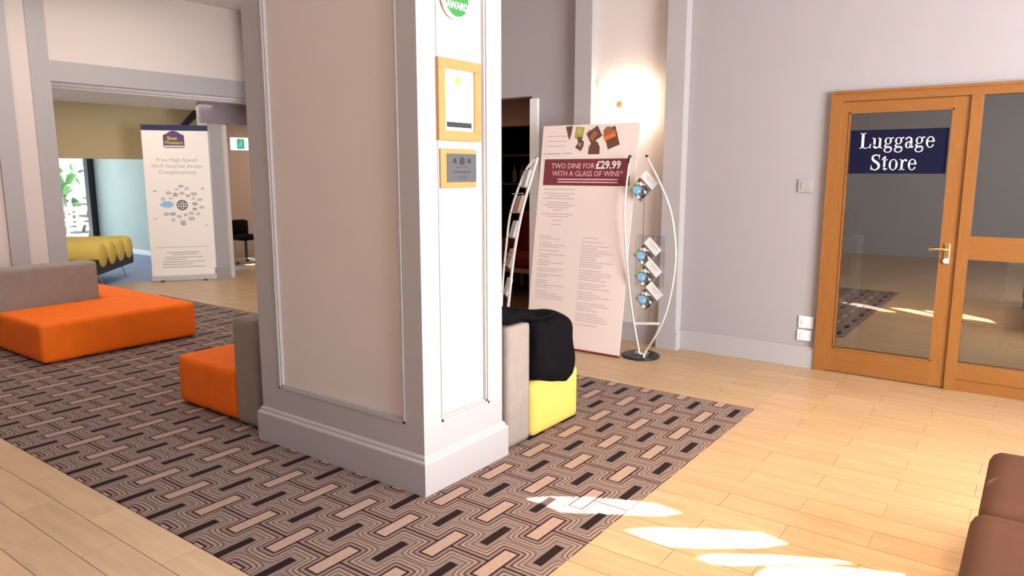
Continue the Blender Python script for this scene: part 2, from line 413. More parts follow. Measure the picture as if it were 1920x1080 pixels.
# ceilings
bm = NB()
for q in ((-9.4, -.2, -3.2, 6.6), (2.4, 3.6, -3.2, 6.6), (-.2, 2.4, -3.2, 3.2), (-.2, 2.4, 4.4, 6.6)): box(bm, q[0], q[1], q[2], q[3], CEIL, CEIL+.1)
obj('ceiling', bm, 'ceil', kind='structure')
obj('ceiling', B(-12.6, -9.3, 2.5, 9.6, 2.52, 2.62), 'ceil', kind='structure')

# right-hand rear wall (Luggage Store wall)
WY = 5.91
wr = structure('wall_back')
bm = NB(); box(bm, -2.52, -1.37, WY, WY+.15, 0, CEIL); box(bm, -1.37, 3.5, WY, WY+.15, 2.10, CEIL)
obj('wall_surface', bm, 'lilac', wr)
obj('recess_panel', B(-3.40, -2.62, WY+.01, WY+.15, 0, CEIL), 'cream', wr)
bm = NB(); box(bm, -4.10, -3.50, WY-.01, WY+.15, 0, CEIL); box(bm, -8.4, -4.10, WY-.01, WY+.15, 2.262, CEIL); box(bm, -8.4, -5.2, WY-.01, WY+.15, 0, 2.262); box(bm, -9.4, -8.4, 6.42, 6.55, 2.5, CEIL)
obj('wall_surface', bm, 'lilac', wr)
obj('pilaster', B(-2.665, -2.50, 5.80, WY+.1, 0, CEIL), 'grey', wr)
obj('pilaster', B(-3.56, -3.385, 5.80, WY+.1, 0, CEIL), 'grey', wr)
# skirtings
def skirting(name, pts_boxes, parent=None):
    bm = NB()
    for (x0, x1, y0, y1, h) in pts_boxes:
        box(bm, x0, x1, y0, y1, 0, h-.018); 
    o = obj(name, bm, 'grey', parent, kind='structure'); return o
bm = NB(); box(bm, -2.50, -1.345, WY-.03, WY, 0, .150); box(bm, -2.50, -1.345, WY-.022, WY, .150, .168)
box(bm, -3.385, -2.665, WY-.02, WY+.01, 0, .150); box(bm, -3.385, -2.665, WY-.012, WY+.01, .150, .168)
box(bm, -2.675, -2.485, 5.785, 5.80, 0, .150); box(bm, -2.498, -2.485, 5.80, WY, 0, .150)
box(bm, -2.670, -2.49, 5.79, 5.80, .150, .168); box(bm, -2.50, -2.49, 5.80, WY, .150, .168)
box(bm, -4.02, -3.57, WY-.03, WY-.01, 0, .150)
obj('baseboard_back', bm, 'grey', kind='structure')

# doorway to the restaurant: white architrave
d2 = obj('trim_1', B(-4.10, -4.015, WY-.045, WY+.15, 0, 2.235), 'white', kind='structure')

# restaurant beyond
rb = structure('wall_restaurant')
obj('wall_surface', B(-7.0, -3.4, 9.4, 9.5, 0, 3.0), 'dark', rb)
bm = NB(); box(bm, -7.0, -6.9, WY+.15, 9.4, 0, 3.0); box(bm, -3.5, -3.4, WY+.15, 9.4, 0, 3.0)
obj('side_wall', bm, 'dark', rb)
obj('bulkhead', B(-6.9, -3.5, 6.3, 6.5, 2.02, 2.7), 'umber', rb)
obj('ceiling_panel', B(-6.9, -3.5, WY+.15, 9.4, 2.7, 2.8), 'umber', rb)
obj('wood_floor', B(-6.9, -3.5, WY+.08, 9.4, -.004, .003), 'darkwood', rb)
# back bar shelf with jars, red armchair
sh = thing('back_bar', 'dark back bar shelving seen through the doorway behind the pillar', 'shelf', (-5.9, 8.3, 0))
obj('carcass', B(-6.5, -5.3, 8.3, 8.6, 0, 1.0), 'dark', sh); obj('shelf', B(-6.5, -5.3, 8.3, 8.6, 1.35, 1.38), 'umber', sh); obj('shelf', B(-6.5, -5.3, 8.3, 8.6, 1.75, 1.78), 'umber', sh)
for s in (-6.5, -5.32): obj('side_panel', B(s, s+.02, 8.3, 8.6, 1.0, 2.0), 'dark', sh)
bx = (-6.15, -6.02, -5.9, -5.75, -5.62)
names = ['pale bottle on the lower back bar shelf, leftmost', 'pale bottle on the lower back bar shelf, second from left', 'pale bottle at the middle of the lower back bar shelf', 'pale bottle on the lower back bar shelf, second from right', 'pale bottle on the lower back bar shelf, rightmost']
for x, lb in zip(bx, names):
    bm = lathe(NB(), [(.03, 1.38), (.034, 1.40), (.034, 1.53), (.012, 1.58), (.012, 1.63)], x, 8.42, 12)
    tag(obj('bottle', bm, 'tan', smooth=True), lb, 'bottle', 'bottles on the back bar')
ac = thing('armchair', 'dark red upholstered armchair on wooden legs seen through the doorway', 'armchair', (-5.35, 7.6, 0))
obj('seat', cushion(-5.65, -5.05, 7.3, 7.9, .34, .50, .04, step=.08), 'redf', ac, smooth=True)
obj('backrest', cushion(-5.65, -5.05, 7.82, 7.96, .34, 1.02, .05, step=.08), 'redf', ac, smooth=True)
for s in (-5.72, -5.08): obj('armrest', cushion(s, s+.1, 7.3, 7.95, .34, .68, .03, step=.08), 'redf', ac, smooth=True)
obj('seat_rail', B(-5.66, -5.04, 7.31, 7.9, .28, .34), 'beech', ac)
for x in (-5.63, -5.07):
    for y in (7.34, 7.88): obj('leg', cyl(NB(), (x, y, 0.003), (x, y, .28), .018, .025, 8), 'beech', ac)

# ================================================================== LUGGAGE STORE DOOR AND SIDELIGHT
FY = 5.875
dr = structure('door_1', (-.92, FY, 0))
bm = NB(); box(bm, -1.345, -1.285, FY, 6.05, 0, 2.11); obj('jamb', bm, 'oak', dr)
obj('head', B(-1.285, 3.3, FY, 6.05, 2.055, 2.112), 'oakh', dr)
obj('mullion', B(-.470, -.402, FY-.005, 6.04, 0, 2.055), 'oak', dr)
# architrave bead around
obj('bead', B(-1.362, -1.345, FY-.01, WY+.01, 0, 2.112), 'oak', dr); obj('bead', B(-1.362, 3.3, FY-.01, WY+.01, 2.112, 2.130), 'oakh', dr)
LY = 5.888
obj('stile', B(-1.285, -1.226, LY, LY+.045, .008, 2.052), 'oak', dr)
obj('stile', B(-.572, -.472, LY, LY+.045, .008, 2.052), 'oak', dr)
obj('rail', B(-1.226, -.572, LY, LY+.045, 1.972, 2.052), 'oakh', dr)
obj('rail', B(-1.226, -.572, LY, LY+.045, .008, .192), 'oakh', dr)
bm = NB()
for (a, b, c, d) in ((-1.232, -1.222, .19, 1.975), (-.576, -.566, .19, 1.975)): box(bm, a, b, LY-.006, LY+.01, c, d)
box(bm, -1.232, -.566, LY-.006, LY+.01, .188, .198); box(bm, -1.232, -.566, LY-.006, LY+.01, 1.966, 1.976)
obj('glazing_bead', bm, 'oak', dr)
obj('glass_pane', B(-1.226, -.572, LY+.018, LY+.024, .192, 1.972), 'glass', dr)
hd = obj('handle_plate', B(-.548, -.512, LY-.010, LY, .90, 1.045, .003), 'brass', dr)
bm = NB(); cyl(bm, (-.53, LY-.01, 1.005), (-.53, LY-.05, 1.005), .010); tube(bm, spline([(-.53, LY-.048, 1.005), (-.58, LY-.052, 1.008), (-.640, LY-.048, 1.0)], 5), .009)
obj('lever', bm, 'brass', hd, smooth=True)
bm = cyl(NB(), (-.53, LY-.008, .925), (-.53, LY-.03, .925), .019, .017, 16); obj('lock_cylinder', bm, 'white', hd, smooth=False)
# sidelight
w1 = structure('window_1', (.4, FY, 0))
obj('rail', B(-.402, 3.3, FY, FY+.05, .943, 1.105), 'oakh', w1)
obj('rail', B(-.402, 3.3, FY, FY+.05, .090, .205), 'oakh', w1)
obj('kick_rail', B(-.402, 3.3, FY+.012, FY+.05, 0, .090), 'oakh', w1)
obj('glass_pane', B(-.402, 3.3, FY+.03, FY+.036, .205, .943), 'glass', w1)
obj('glass_pane', B(-.402, 3.3, FY+.03, FY+.036, 1.105, 2.055), 'glass', w1)
# store room
st = structure('wall_store')
bm = NB(); box(bm, -1.6, 3.4, 8.6, 8.7, 0, 2.9); box(bm, -1.7, -1.6, 6.06, 8.7, 0, 2.9); box(bm, 3.4, 3.55, 5.93, 8.7, 0, 2.9)
obj('wall_surface', bm, 'store', st)
obj('ceiling_panel', B(-1.7, 3.5, 6.06, 8.7, 2.8, 2.9), 'store', st)
obj('floor_covering', B(-1.6, 3.4, 6.06, 8.6, -.004, .004), 'storefl', st)
# pale carton and fan-like appliance inside, behind the glass
bxo = thing('carton', 'pale carton on a stool behind the lower right pane', 'box', (-.02, 6.6, 0))
obj('carton_body', B(-.19, .15, 6.42, 6.75, .56, .86, .004), 'white', bxo); obj('tape', B(-.03, 0, 6.417, 6.755, .557, .864), 'gtext', bxo)
stl = thing('stool', 'pale stool carrying a carton in the luggage store', 'stool', (-.02, 6.6, 0))
obj('seat', B(-.22, .18, 6.40, 6.78, .52, .56, .005), 'tan', stl)
for x in (-.19, .15):
    for y in (6.43, 6.75): obj('leg', cyl(NB(), (x, y, .004), (x, y, .52), .015, .015, 8), 'tan', stl)
pc = thing('water_cooler', 'slim white appliance standing inside the store behind the door glass', 'appliance', (-1.28, 6.45, 0))
obj('cabinet', B(-1.42, -1.20, 6.35, 6.62, .004, 1.02, .01), 'white', pc); obj('tap_recess', B(-1.38, -1.24, 6.345, 6.352, .70, .86), 'gtext', pc)
obj('bottle', lathe(NB(), [(.06, 1.02), (.09, 1.06), (.09, 1.22), (.04, 1.26)], -1.31, 6.48, 16), 'clear', pc, smooth=True)

# ---- serif lettering drawn with strokes
def ribbon(bm, pts, sub=6):
    P = spline([(p[0], p[1], p[2]) for p in pts], sub)   # z carries the stroke width
    L_, R2 = [], []
    for i, p in enumerate(P):
        d = Vector(((P[min(i+1, len(P)-1)]-P[max(i-1, 0)]).xy)); d = d.normalized() if d.length else Vector((1, 0)); n = Vector((-d.y, d.x))*p.z/2
        L_.append((p.x+n.x, p.y+n.y)); R2.append((p.x-n.x, p.y-n.y))
    for i in range(len(P)-1): poly(bm, [L_[i], R2[i], R2[i+1], L_[i+1]], 0, .002)
def ring(bm, cx, cy, rx, ry, thin, thick, a0=0, a1=360, n=28, tilt=0):
    prev = None
    for i in range(n+1):
        a = math.radians(a0+(a1-a0)*i/n); t = thin+(thick-thin)*abs(math.cos(a-math.radians(tilt)))**1.5
        o = (cx+(rx)*math.cos(a), cy+(ry)*math.sin(a)); q = (cx+(rx-t)*math.cos(a), cy+(ry-thin-(t-thin)*.3)*math.sin(a))
        if prev: poly(bm, [prev[0], prev[1], q, o], 0, .002)
        prev = (o, q)
def R4(bm, x0, x1, y0, y1): poly(bm, [(x0, y0), (x1, y0), (x1, y1), (x0, y1)], 0, .002)
def glyph(ch):
    bm = NB()
    if ch == 'L':
        R4(bm, .10, .27, 0, 1); R4(bm, 0, .38, .955, 1); R4(bm, 0, .70, 0, .05); poly(bm, [(.45, .0), (.72, 0), (.76, .30), (.72, .30), (.64, .10)], 0, .002); adv = .80
    elif ch == 'u':
        R4(bm, .09, .22, .16, .68); R4(bm, 0, .22, .635, .68); R4(bm, .47, .60, .0, .68); R4(bm, .38, .60, .635, .68); R4(bm, .47, .70, 0, .045)
        ribbon(bm, [(.155, .25, .13), (.16, .12, .13), (.24, .035, .10), (.36, .045, .07), (.50, .13, .05)]); adv = .76
    elif ch == 'g':
        ring(bm, .28, .46, .23, .22, .035, .11); ribbon(bm, [(.44, .60, .05), (.54, .65, .06), (.62, .63, .09)])
        ribbon(bm, [(.18, .26, .05), (.09, .18, .07), (.12, .10, .09), (.30, .06, .12), (.46, .04, .12), (.54, -.06, .10)])
        ring(bm, .29, -.11, .27, .17, .04, .085); adv = .66
    elif ch == 'a':
        ribbon(bm, [(.08, .52, .12), (.12, .62, .07), (.26, .66, .06), (.40, .58, .10), (.42, .44, .13), (.42, .2, .13), (.44, .06, .10), (.52, .04, .05), (.58, .10, .03)])
        ring(bm, .23, .19, .20, .21, .035, .12); ribbon(bm, [(.40, .42, .05), (.26, .38, .05), (.16, .32, .05)]); adv = .62
    elif ch == 'e':
        ring(bm, .29, .34, .27, .35, .04, .12, 0, 330, 30); R4(bm, .08, .54, .36, .41); adv = .64
    elif ch == 'S':
        ribbon(bm, [(.58, .74, .03), (.50, .92, .05), (.34, .97, .06), (.16, .90, .10), (.11, .74, .13), (.22, .60, .15), (.42, .48, .16), (.56, .34, .15), (.56, .16, .13), (.42, .03, .07), (.24, .02, .06), (.10, .12, .05), (.05, .28, .03)])
        R4(bm, .55, .59, .70, 1.0); R4(bm, .03, .07, 0, .32); adv = .72
    elif ch == 't':
        R4(bm, .12, .25, .14, .70); R4(bm, 0, .38, .63, .68); poly(bm, [(.0, .66), (.14, .86), (.25, .88), (.25, .66)], 0, .002)
        ribbon(bm, [(.185, .2, .13), (.19, .09, .12), (.27, .03, .07), (.40, .10, .03)]); adv = .44
    elif ch == 'o':
        ring(bm, .31, .34, .29, .35, .04, .13); adv = .68
    elif ch == 'r':
        R4(bm, .10, .23, 0, .68); R4(bm, 0, .23, .635, .68); R4(bm, 0, .36, 0, .045)
        ribbon(bm, [(.22, .46, .04), (.30, .62, .06), (.40, .64, .09), (.46, .56, .12)]); adv = .52
    return bm, adv
def serif_line(word, cap, cx, base, y):
    """returns one joined mesh for the word, centred on cx, facing -y"""
    out = NB(); x = 0; parts = []
    for ch in word:
        g, adv = glyph(ch); parts.append((g, x)); x += adv+.03
    tot = x-.03
    me = bpy.data.meshes.new('t')
    for g, gx in parts:
        place(g, Matrix.Translation((gx-tot/2, 0, 0))); g.to_mesh(me); g.free(); out.from_mesh(me)
    bpy.data.meshes.remove(me)
    place(out, Matrix.Diagonal((cap*.875, cap, 1, 1))); place(out, frame_y(cx, y, base)); return out
sg = thing('luggage_sign', 'navy sign with white serif words Luggage Store stuck on the door glass', 'sign', (-.902, LY+.012, 1.685))
obj('sign_panel', B(-1.216, -.588, LY+.012, LY+.0175, 1.530, 1.845), 'navysign', sg)
a = serif_line('Luggage', .112, -.905, 1.712, LY+.0119); obj('lettering', a, 'whitep', sg, label='white serif word Luggage')
a = serif_line('Store', .112, -.915, 1.556, LY+.0119); obj('lettering', a, 'whitep', sg, label='white serif word Store')

# wall plates
def plate(label, x0, x1, z0, z1, rocker=True):
    t = thing('switch_plate' if rocker else 'socket_plate', label, 'wall plate', ((x0+x1)/2, WY, (z0+z1)/2))
    obj('plate', B(x0, x1, WY-.012, WY, z0, z1, .003), 'lilac' if 'grey' in label else 'white', t)
    cx, cz = (x0+x1)/2, (z0+z1)/2
    obj('cover', B(cx-.028, cx+.028, WY-.016, WY-.012, cz-.028, cz+.028, .0015), 'lilac' if 'grey' in label else 'white', t)
    for s in (-1, 1): obj('screw', cyl(NB(), (cx+s*.04, WY-.012, cz), (cx+s*.04, WY-.0135, cz), .004, n=8), 'gtext', t)
plate('small square grey plate at shoulder height left of the door', -1.572, -1.470, 1.385, 1.485)
plate('upper white socket plate just above the skirting left of the door', -1.503, -1.390, .315, .412, False)
plate('lower cream plate right above the skirting, under the white socket plate', -1.508, -1.400, .215, .300, False)

# ================================================================== WALL LAMP
lp = thing('wall_lamp', 'glowing square box wall lamp with a round wooden knob', 'lamp', (-3.07, 5.9, 2.126))
bm = NB(); box(bm, -3.312, -2.832, 5.80, 5.90, 1.897, 2.355, .012); obj('lamp_shade', bm, 'shade', lp)
obj('back_plate', B(-3.17, -2.97, 5.90, 5.922, 2.03, 2.23), 'chrome', lp)
bm = cyl(NB(), (-3.088, 5.80, 2.124), (-3.088, 5.775, 2.124), .034, .028, 20); obj('knob', bm, 'beech', lp)

# ================================================================== PILLAR
PX0, PX1, PY0, PY1 = -3.565, -2.285, 2.40, 3.015
pl = thing('square_pillar', 'large grey square pillar with recessed cream panels standing on the carpet', 'pillar', (-2.92, 2.7, 0))
obj('shaft', B(PX0+.022, PX1-.022, PY0+.022, PY1-.022, 0.004, CEIL), 'cream', pl)
def stile_set(face):
    """grey framing proud of the panel, four pieces per face"""
    z0, z1 = .20, CEIL
    pz0 = .335
    if face == 'front':
        for (a, b, c, d) in ((PX0, PX0+.165, z0, z1), (PX1-.125, PX1, z0, z1), (PX0+.165, PX1-.125, z0, pz0), (PX0+.165, PX1-.125, 3.45, z1)):
            obj('panel_frame', B(a, b, PY0, PY0+.022, c, d), 'grey', pl)
        bm = NB(); a, b = PX0+.165, PX1-.125
        for k, (o1, w_, dd) in enumerate(((0, .012, .004), (.012, .010, .012))):
            for (q0, q1, r0, r1) in ((a+o1, a+o1+w_, pz0+o1, 3.45), (b-o1-w_, b-o1, pz0+o1, 3.45), (a+o1, b-o1, pz0+o1, pz0+o1+w_)):
                box(bm, q0, q1, PY0+dd-.008, PY0+.0215, r0, r1)
        obj('panel_moulding', bm, 'grey', pl)
    if face == 'right':
        for (a, b, c, d) in ((PY0+.022, PY0+.125, z0, z1), (PY1-.115, PY1-.022, z0, z1), (PY0+.125, PY1-.115, z0, pz0), (PY0+.125, PY1-.115, 3.45, z1)):
            obj('panel_frame', B(PX1-.022, PX1, a, b, c, d), 'grey', pl)
        bm = NB(); a, b = PY0+.125, PY1-.115
        for (o1, w_, dd) in ((0, .012, .004), (.012, .010, .012)):
            for (q0, q1, r0, r1) in ((a+o1, a+o1+w_, pz0+o1, 3.45), (b-o1-w_, b-o1, pz0+o1, 3.45), (a+o1, b-o1, pz0+o1, pz0+o1+w_)):
                box(bm, PX1-.0215, PX1-dd+.008, q0, q1, r0, r1)
        obj('panel_moulding', bm, 'grey', pl)
    if face == 'rest':
        obj('panel_frame', B(PX0, PX1, PY1-.022, PY1, z0, z1), 'grey', pl); obj('panel_frame', B(PX0, PX0+.022, PY0+.022, PY1-.022, z0, z1), 'grey', pl)
for f in ('front', 'right', 'rest'): stile_set(f)
# plinth with chamfered cap
def prism_rect(bm, lev):
    rs = []
    for (x0, x1, y0, y1, z) in lev: rs.append([bm.verts.new(c) for c in ((x0, y0, z), (x1, y0, z), (x1, y1, z), (x0, y1, z))])
    for a, b in zip(rs, rs[1:]):
        for k in range(4): bm.faces.new((a[k], a[(k+1) % 4], b[(k+1) % 4], b[k]))
    bm.faces.new(rs[0][::-1]); bm.faces.new(rs[-1]); return bm
def lev(o, z): return (PX0-o, PX1+o, PY0-o, PY1+o, z)
obj('plinth', prism_rect(NB(), [lev(.025, .004), lev(.025, .165), lev(.022, .172), lev(.014, .178), lev(.012, .190), lev(.003, .200)]), 'grey', pl)

# signs on the pillar's bright face
RX = PX1
cf = thing('framed_certificate', 'tall light-wood framed certificate with gold seal on the pillar', 'picture', (RX, 2.667, 1.875))
def wood_frame(par, y0, y1, z0, z1, fw, dp, x=RX):
    for (a, b, c, d) in ((y0, y1, z1-fw, z1), (y0, y1, z0, z0+fw), (y0, y0+fw, z0+fw, z1-fw), (y1-fw, y1, z0+fw, z1-fw)):
        obj('frame_bar', B(x, x+dp, a, b, c, d, .002), 'ashwood', par)
# panel is recessed: signs hang on the moulding plane
wood_frame(cf, 2.520, 2.826, 1.690, 2.060, .045, .022, RX-.002)
cp = obj('certificate', B(RX-.012, RX+.008, 2.562, 2.784, 1.732, 2.018), 'cert', cf)
bm = place(ell(ell(NB(), 0, 0, .020, .020, 0, .001), 0, 0, .010, .010, .001, .001), frame_x(RX+.008, 2.667, 1.965)); obj('seal', bm, 'gold', cp)
bm = NB()
for i, (zz, ww) in enumerate(((1.925, .12), (1.910, .09), (1.88, .13), (1.865, .10), (1.80, .12), (1.785, .08))): place(rect(NB(), 0, 0, 1, 1), Matrix()).free(); box(bm, RX+.008, RX+.0085, 2.667-ww/2, 2.667+ww/2, zz, zz+.0022)
obj('printed_lines', bm, 'gtext2', cp, kind='stuff')
for k in (-1, 0, 1):
    pts = [((.0085 if i % 2 == 0 else .004)*math.cos(PI/2+i*PI/5), (.0085 if i % 2 == 0 else .004)*math.sin(PI/2+i*PI/5)) for i in range(10)]
    obj('star', place(poly(NB(), pts), frame_x(RX+.008, 2.667+k*.026, 1.847)), 'gtext', cp)
bm = B(RX+.008, RX+.0095, 2.585, 2.765, 1.752, 1.776); obj('caption_bar', bm, 'dtext', cp)
pq = thing('award_plaque', 'small wooden plaque with a dark steel plate of three crests on the pillar', 'plaque', (RX, 2.66, 1.56))
obj('board', B(RX-.012, RX+.016, 2.532, 2.790, 1.470, 1.652, .004), 'ashwood', pq)
spn = obj('steel_plate', B(RX+.016, RX+.019, 2.572, 2.786, 1.497, 1.630), 'steel', pq)
def crest(cx, cy, w_, h_, z=0, th=.0006):
    P = []
    for k in range(5): a = PI+k*PI/8; P.append((-.40+.10*math.cos(a), -.40+.10*math.sin(a)))
    for k in range(5): a = 1.5*PI+k*PI/8; P.append((.40+.10*math.cos(a), -.40+.10*math.sin(a)))
    P += [(.5, .20), (.46, .27), (.34, .31), (.24, .40), (.12, .47), (0, .5), (-.12, .47), (-.24, .40), (-.34, .31), (-.46, .27), (-.5, .20)]
    return poly(NB(), [(cx+x*w_, cy+y*h_) for x, y in P], z, th)
for yy, s in ((-.052, .024), (0, .036), (.052, .024)): obj('crest', place(crest(0, 0, s, s*1.05), frame_x(RX+.019, 2.679+yy, 1.598)), 'dtext', spn)
bm = NB()
for zz, ww in ((1.566, .09), (1.546, .13), (1.540, .13), (1.522, .07), (1.512, .06)): box(bm, RX+.019, RX+.0195, 2.679-ww/2, 2.679+ww/2, zz, zz+.003)
obj('engraved_lines', bm, 'dtext', spn)
gs = thing('round_award_sign', 'round green enamel sign with pale letters high on the pillar', 'sign', (RX, 2.667, 2.335))
obj('disc', place(ell(NB(), 0, 0, .092, .092, -.010, .018, 40), frame_x(RX, 2.667, 2.335)), 'whitep', gs)
obj('green_face', place(ell(NB(), 0, 0, .082, .082, .008, .0015, 40), frame_x(RX, 2.667, 2.335)), 'green2', gs)
obj('lettering', place(text_mesh('AWARD', .045, bold=.0012, sxx=.9), frame_x(RX+.0102, 2.667, 2.300)), 'whitep', gs)
obj('emblem', place(ell(NB(), 0, 0, .035, .022, .0095, .001), frame_x(RX, 2.667, 2.358)), 'whitep', gs)

# ================================================================== LEFT WALL WITH OPENING
LX = -9.2
wl = structure('wall_left')
bm = NB(); box(bm, LX-.2, LX-.012, -3, 3.69, 0, CEIL); box(bm, LX-.2, LX-.012, 3.69, 6.4, 2.575, CEIL)
obj('wall_surface', bm, 'cream', wl)
obj('frame_stile', B(LX-.21, LX, 3.507, 3.706, 0, CEIL), 'grey', wl)
obj('frame_stile', B(LX-.19, LX+.03, 3.118, 3.305, 0, CEIL), 'grey', wl)
obj('beam_band', B(LX-.21, LX, 3.706, 6.4, 2.555, 2.785), 'grey', wl)
obj('wall_panel', B(LX-.19, LX-.02, -3, 3.118, 0, CEIL), 'pink', wl)
# soffit of the inner zone drops behind the beam
obj('soffit', B(-11.1, LX-.2, 2.5, 7.2, 2.50, 2.56), 'ceil', wl)
# bulkhead (underside of the stairs) and raking string
bh = structure('wall_bulkhead')
obj('stair_soffit_panel', B(-11.35, -11.05, 3.0, 6.735, 1.725, 2.52), 'olive', bh)
bm = NB(); pts = [(6.22, 2.22), (6.33, 2.22), (6.66, 2.50), (6.48, 2.50)]
a = [bm.verts.new((-11.12, y, z)) for y, z in pts]; b = [bm.verts.new((-11.04, y, z)) for y, z in pts]
bm.faces.new(a); bm.faces.new(b[::-1])
for i in range(4): bm.faces.new((a[i], a[(i+1) % 4], b[(i+1) % 4], b[i]))
obj('stair_string', bm, 'foot', bh)
# green plastered wall of the inner zone
gw = structure('wall_garden')
obj('wall_surface', B(-15.3, -11.62, 6.74, 6.84, 0, 2.9), 'green', gw)
obj('skirting', B(-15.2, -11.62, 6.72, 6.74, 0, .09), 'white', gw)
obj('wall_surface', B(-15.4, -15.2, 1.5, 4.3, 0, 2.9), 'green', gw)
obj('lintel', B(-15.4, -15.2, 4.3, 6.74, 2.35, 2.9), 'green', gw)
obj('inner_ceiling', B(-15.4, -11.3, 1.5, 6.84, 2.6, 2.7), 'ceil', gw)
obj('side_wall', B(-15.4, -9.4, 1.4, 1.5, 0, 2.9), 'green', gw)
# garden window
gwn = structure('window_2', (-15.2, 5.5, 0))
obj('glass_pane', B(-15.31, -15.30, 4.3, 6.65, .05, 2.35), 'pane', gwn)
obj('corner_post', B(-15.36, -15.2, 6.62, 6.74, 0, 2.35), 'blackm', gwn)
obj('window_frame', B(-15.36, -15.2, 4.3, 6.62, 0, .06), 'blackm', gwn)
obj('window_frame', B(-15.36, -15.2, 4.3, 4.38, .06, 2.35), 'blackm', gwn)

# inner column, header and back-room doorway
ic = structure('wall_inner')
obj('column', B(-9.90, -9.6, 5.85, 6.06, 0, 2.52), 'grey', ic)
obj('column_trim', B(-9.60, -9.575, 6.04, 6.10, 0, 2.20), 'cream', ic)
obj('column_skirting', B(-9.92, -9.59, 5.83, 6.05, 0, .16), 'lilac', ic)
obj('header', B(-9.64, -9.58, 5.72, 7.3, 2.215, 2.50), 'mauve', ic)
obj('side_pier', B(-9.90, -9.6, 7.1, 7.3, 0, 2.3), 'lilac', ic)
obj('side_wall', B(-8.5, -8.4, 5.9, 9.5, 0, CEIL), 'lilac', ic)
obj('side_wall', B(-9.9, -8.4, 7.3, 7.4, 0, 2.9), 'lilac', ic)
obj('wall_surface', B(-11.72, -11.62, 6.84, 9.5, 0, 2.6), 'tan', ic)
obj('wall_surface', B(-11.7, -9.6, 9.4, 9.5, 0, 2.6), 'tan', ic)
ex = thing('exit_sign', 'lit green running-man exit sign hanging in the back doorway', 'sign', (-10.6, 6.99, 1.98))
obj('sign_case', B(-10.62, -10.6, 6.82, 7.17, 1.88, 2.08), 'exitw', ex)
bm = NB(); box(bm, -10.6, -10.595, 6.93, 7.06, 1.90, 2.06); obj('green_field', bm, 'exitg', ex)
bm = NB(); place(ell(bm, 0, 0, .012, .012), frame_x(-10.595, 7.005, 2.035)); 
m2 = NB(); poly(m2, [(-.02, .0), (.01, .03), (.03, .0), (.02, -.01), (.01, .005), (.005, -.02), (.03, -.05), (.02, -.06), (-.01, -.03), (-.03, -.055), (-.045, -.05), (-.01, -.01)]); place(m2, frame_x(-10.595, 6.99, 1.99))
mm = bpy.data.meshes.new('t'); m2.to_mesh(mm); bm.from_mesh(mm); m2.free(); bpy.data.meshes.remove(mm)
obj('running_figure', bm, 'whitep', ex)
for y in (6.86, 7.13): obj('hanger', cyl(NB(), (-10.61, y, 2.08), (-10.61, y, 2.52), .004, n=6), 'chrome', ex)

oc = thing('office_chair', 'low black swivel chair just visible through the back doorway', 'chair', (-10.85, 7.15, 0))
obj('seat', cushion(-11.08, -10.62, 6.93, 7.37, .40, .48, .03, step=.07), 'black', oc, smooth=True)
obj('backrest', cushion(-11.12, -11.04, 6.95, 7.35, .46, .72, .03, step=.07), 'black', oc, smooth=True)
obj('stem', cyl(NB(), (-10.85, 7.15, .08), (-10.85, 7.15, .40), .025), 'blackm', oc)
obj('back_post', B(-11.1, -11.07, 7.12, 7.18, .42, .6), 'blackm', oc)
for k in range(5):
    t = 2*PI*k/5; p = (-10.85+.24*math.cos(t), 7.15+.24*math.sin(t))
    lg = obj('leg', tube(NB(), [(-10.85, 7.15, .09), (p[0], p[1], .065)], .014, 6), 'chrome', oc)
    obj('caster', cyl(NB(), (p[0], p[1]-.012, .03), (p[0], p[1]+.012, .03), .029, n=10), 'blackm', lg)

# garden beyond the window
obj('terrace', B(-24, -15.4, 0, 14, -.1, -.02), 'stone', kind='structure')
def picnic(x, y, label, grp=None):
    t = thing('garden_table', label, 'table', (x, y, -.02))
    obj('tabletop', B(x-.4, x+.4, y-.9, y+.9, .70, .75), 'timber', t)
    for s in (-1, 1):
        obj('bench_seat', B(x+s*.75-.13, x+s*.75+.13, y-.9, y+.9, .42, .46), 'timber', t)
    for yy in (y-.6, y+.6):
        for s in (-1, 1): obj('leg', tube(NB(), [(x+s*.15, yy, .70), (x+s*.7, yy, -.02)], .04, 6), 'timber', t)
        obj('cross_beam', B(x-.8, x+.8, yy-.03, yy+.03, .36, .42), 'timber', t)
picnic(-17.2, 7.1, 'nearer grey timber picnic table outside the garden window')
picnic(-19.6, 9.2, 'farther grey timber picnic table outside the garden window')
def leafy(name, label, x, y, h, n, spread, m, z0=-.02):
    t = thing(name, label, 'plant', (x, y, z0))
    obj('stem', cyl(NB(), (x, y, z0), (x, y, z0+h*.45), .05, .035, 8), 'timber', t)
    for k in range(n):
        az = 2*PI*k/n+random.uniform(-.3, .3); up = random.uniform(.3, 1.0); L0 = spread*random.uniform(.7, 1.1)
        dx, dy = math.cos(az), math.sin(az); pts = []
        for i in range(7):
            s = i/6; rr = L0*s*(1.0-.35*up*(1-s)); zz = z0+h*.45+h*.55*up*math.sin(min(1, s*1.05)*PI*.62)-.35*spread*s*s
            pts.append(Vector((x+dx*rr, y+dy*rr, zz)))
        bm = NB(); prev = None
        for i, p in enumerate(pts):
            s = i/6; wd = .085*spread*math.sin(PI*min(.98, .12+.86*s))+.004; q = Vector((-dy*wd, dx*wd, -wd*.4)); r = Vector((dy*wd, -dx*wd, -wd*.4))
            row = (bm.verts.new(p+q), bm.verts.new(p), bm.verts.new(p+r))
            if prev: bm.faces.new((prev[0], prev[1], row[1], row[0])); bm.faces.new((prev[1], prev[2], row[2], row[1]))
            prev = row
        obj('leaf', bm, m, t, smooth=True)
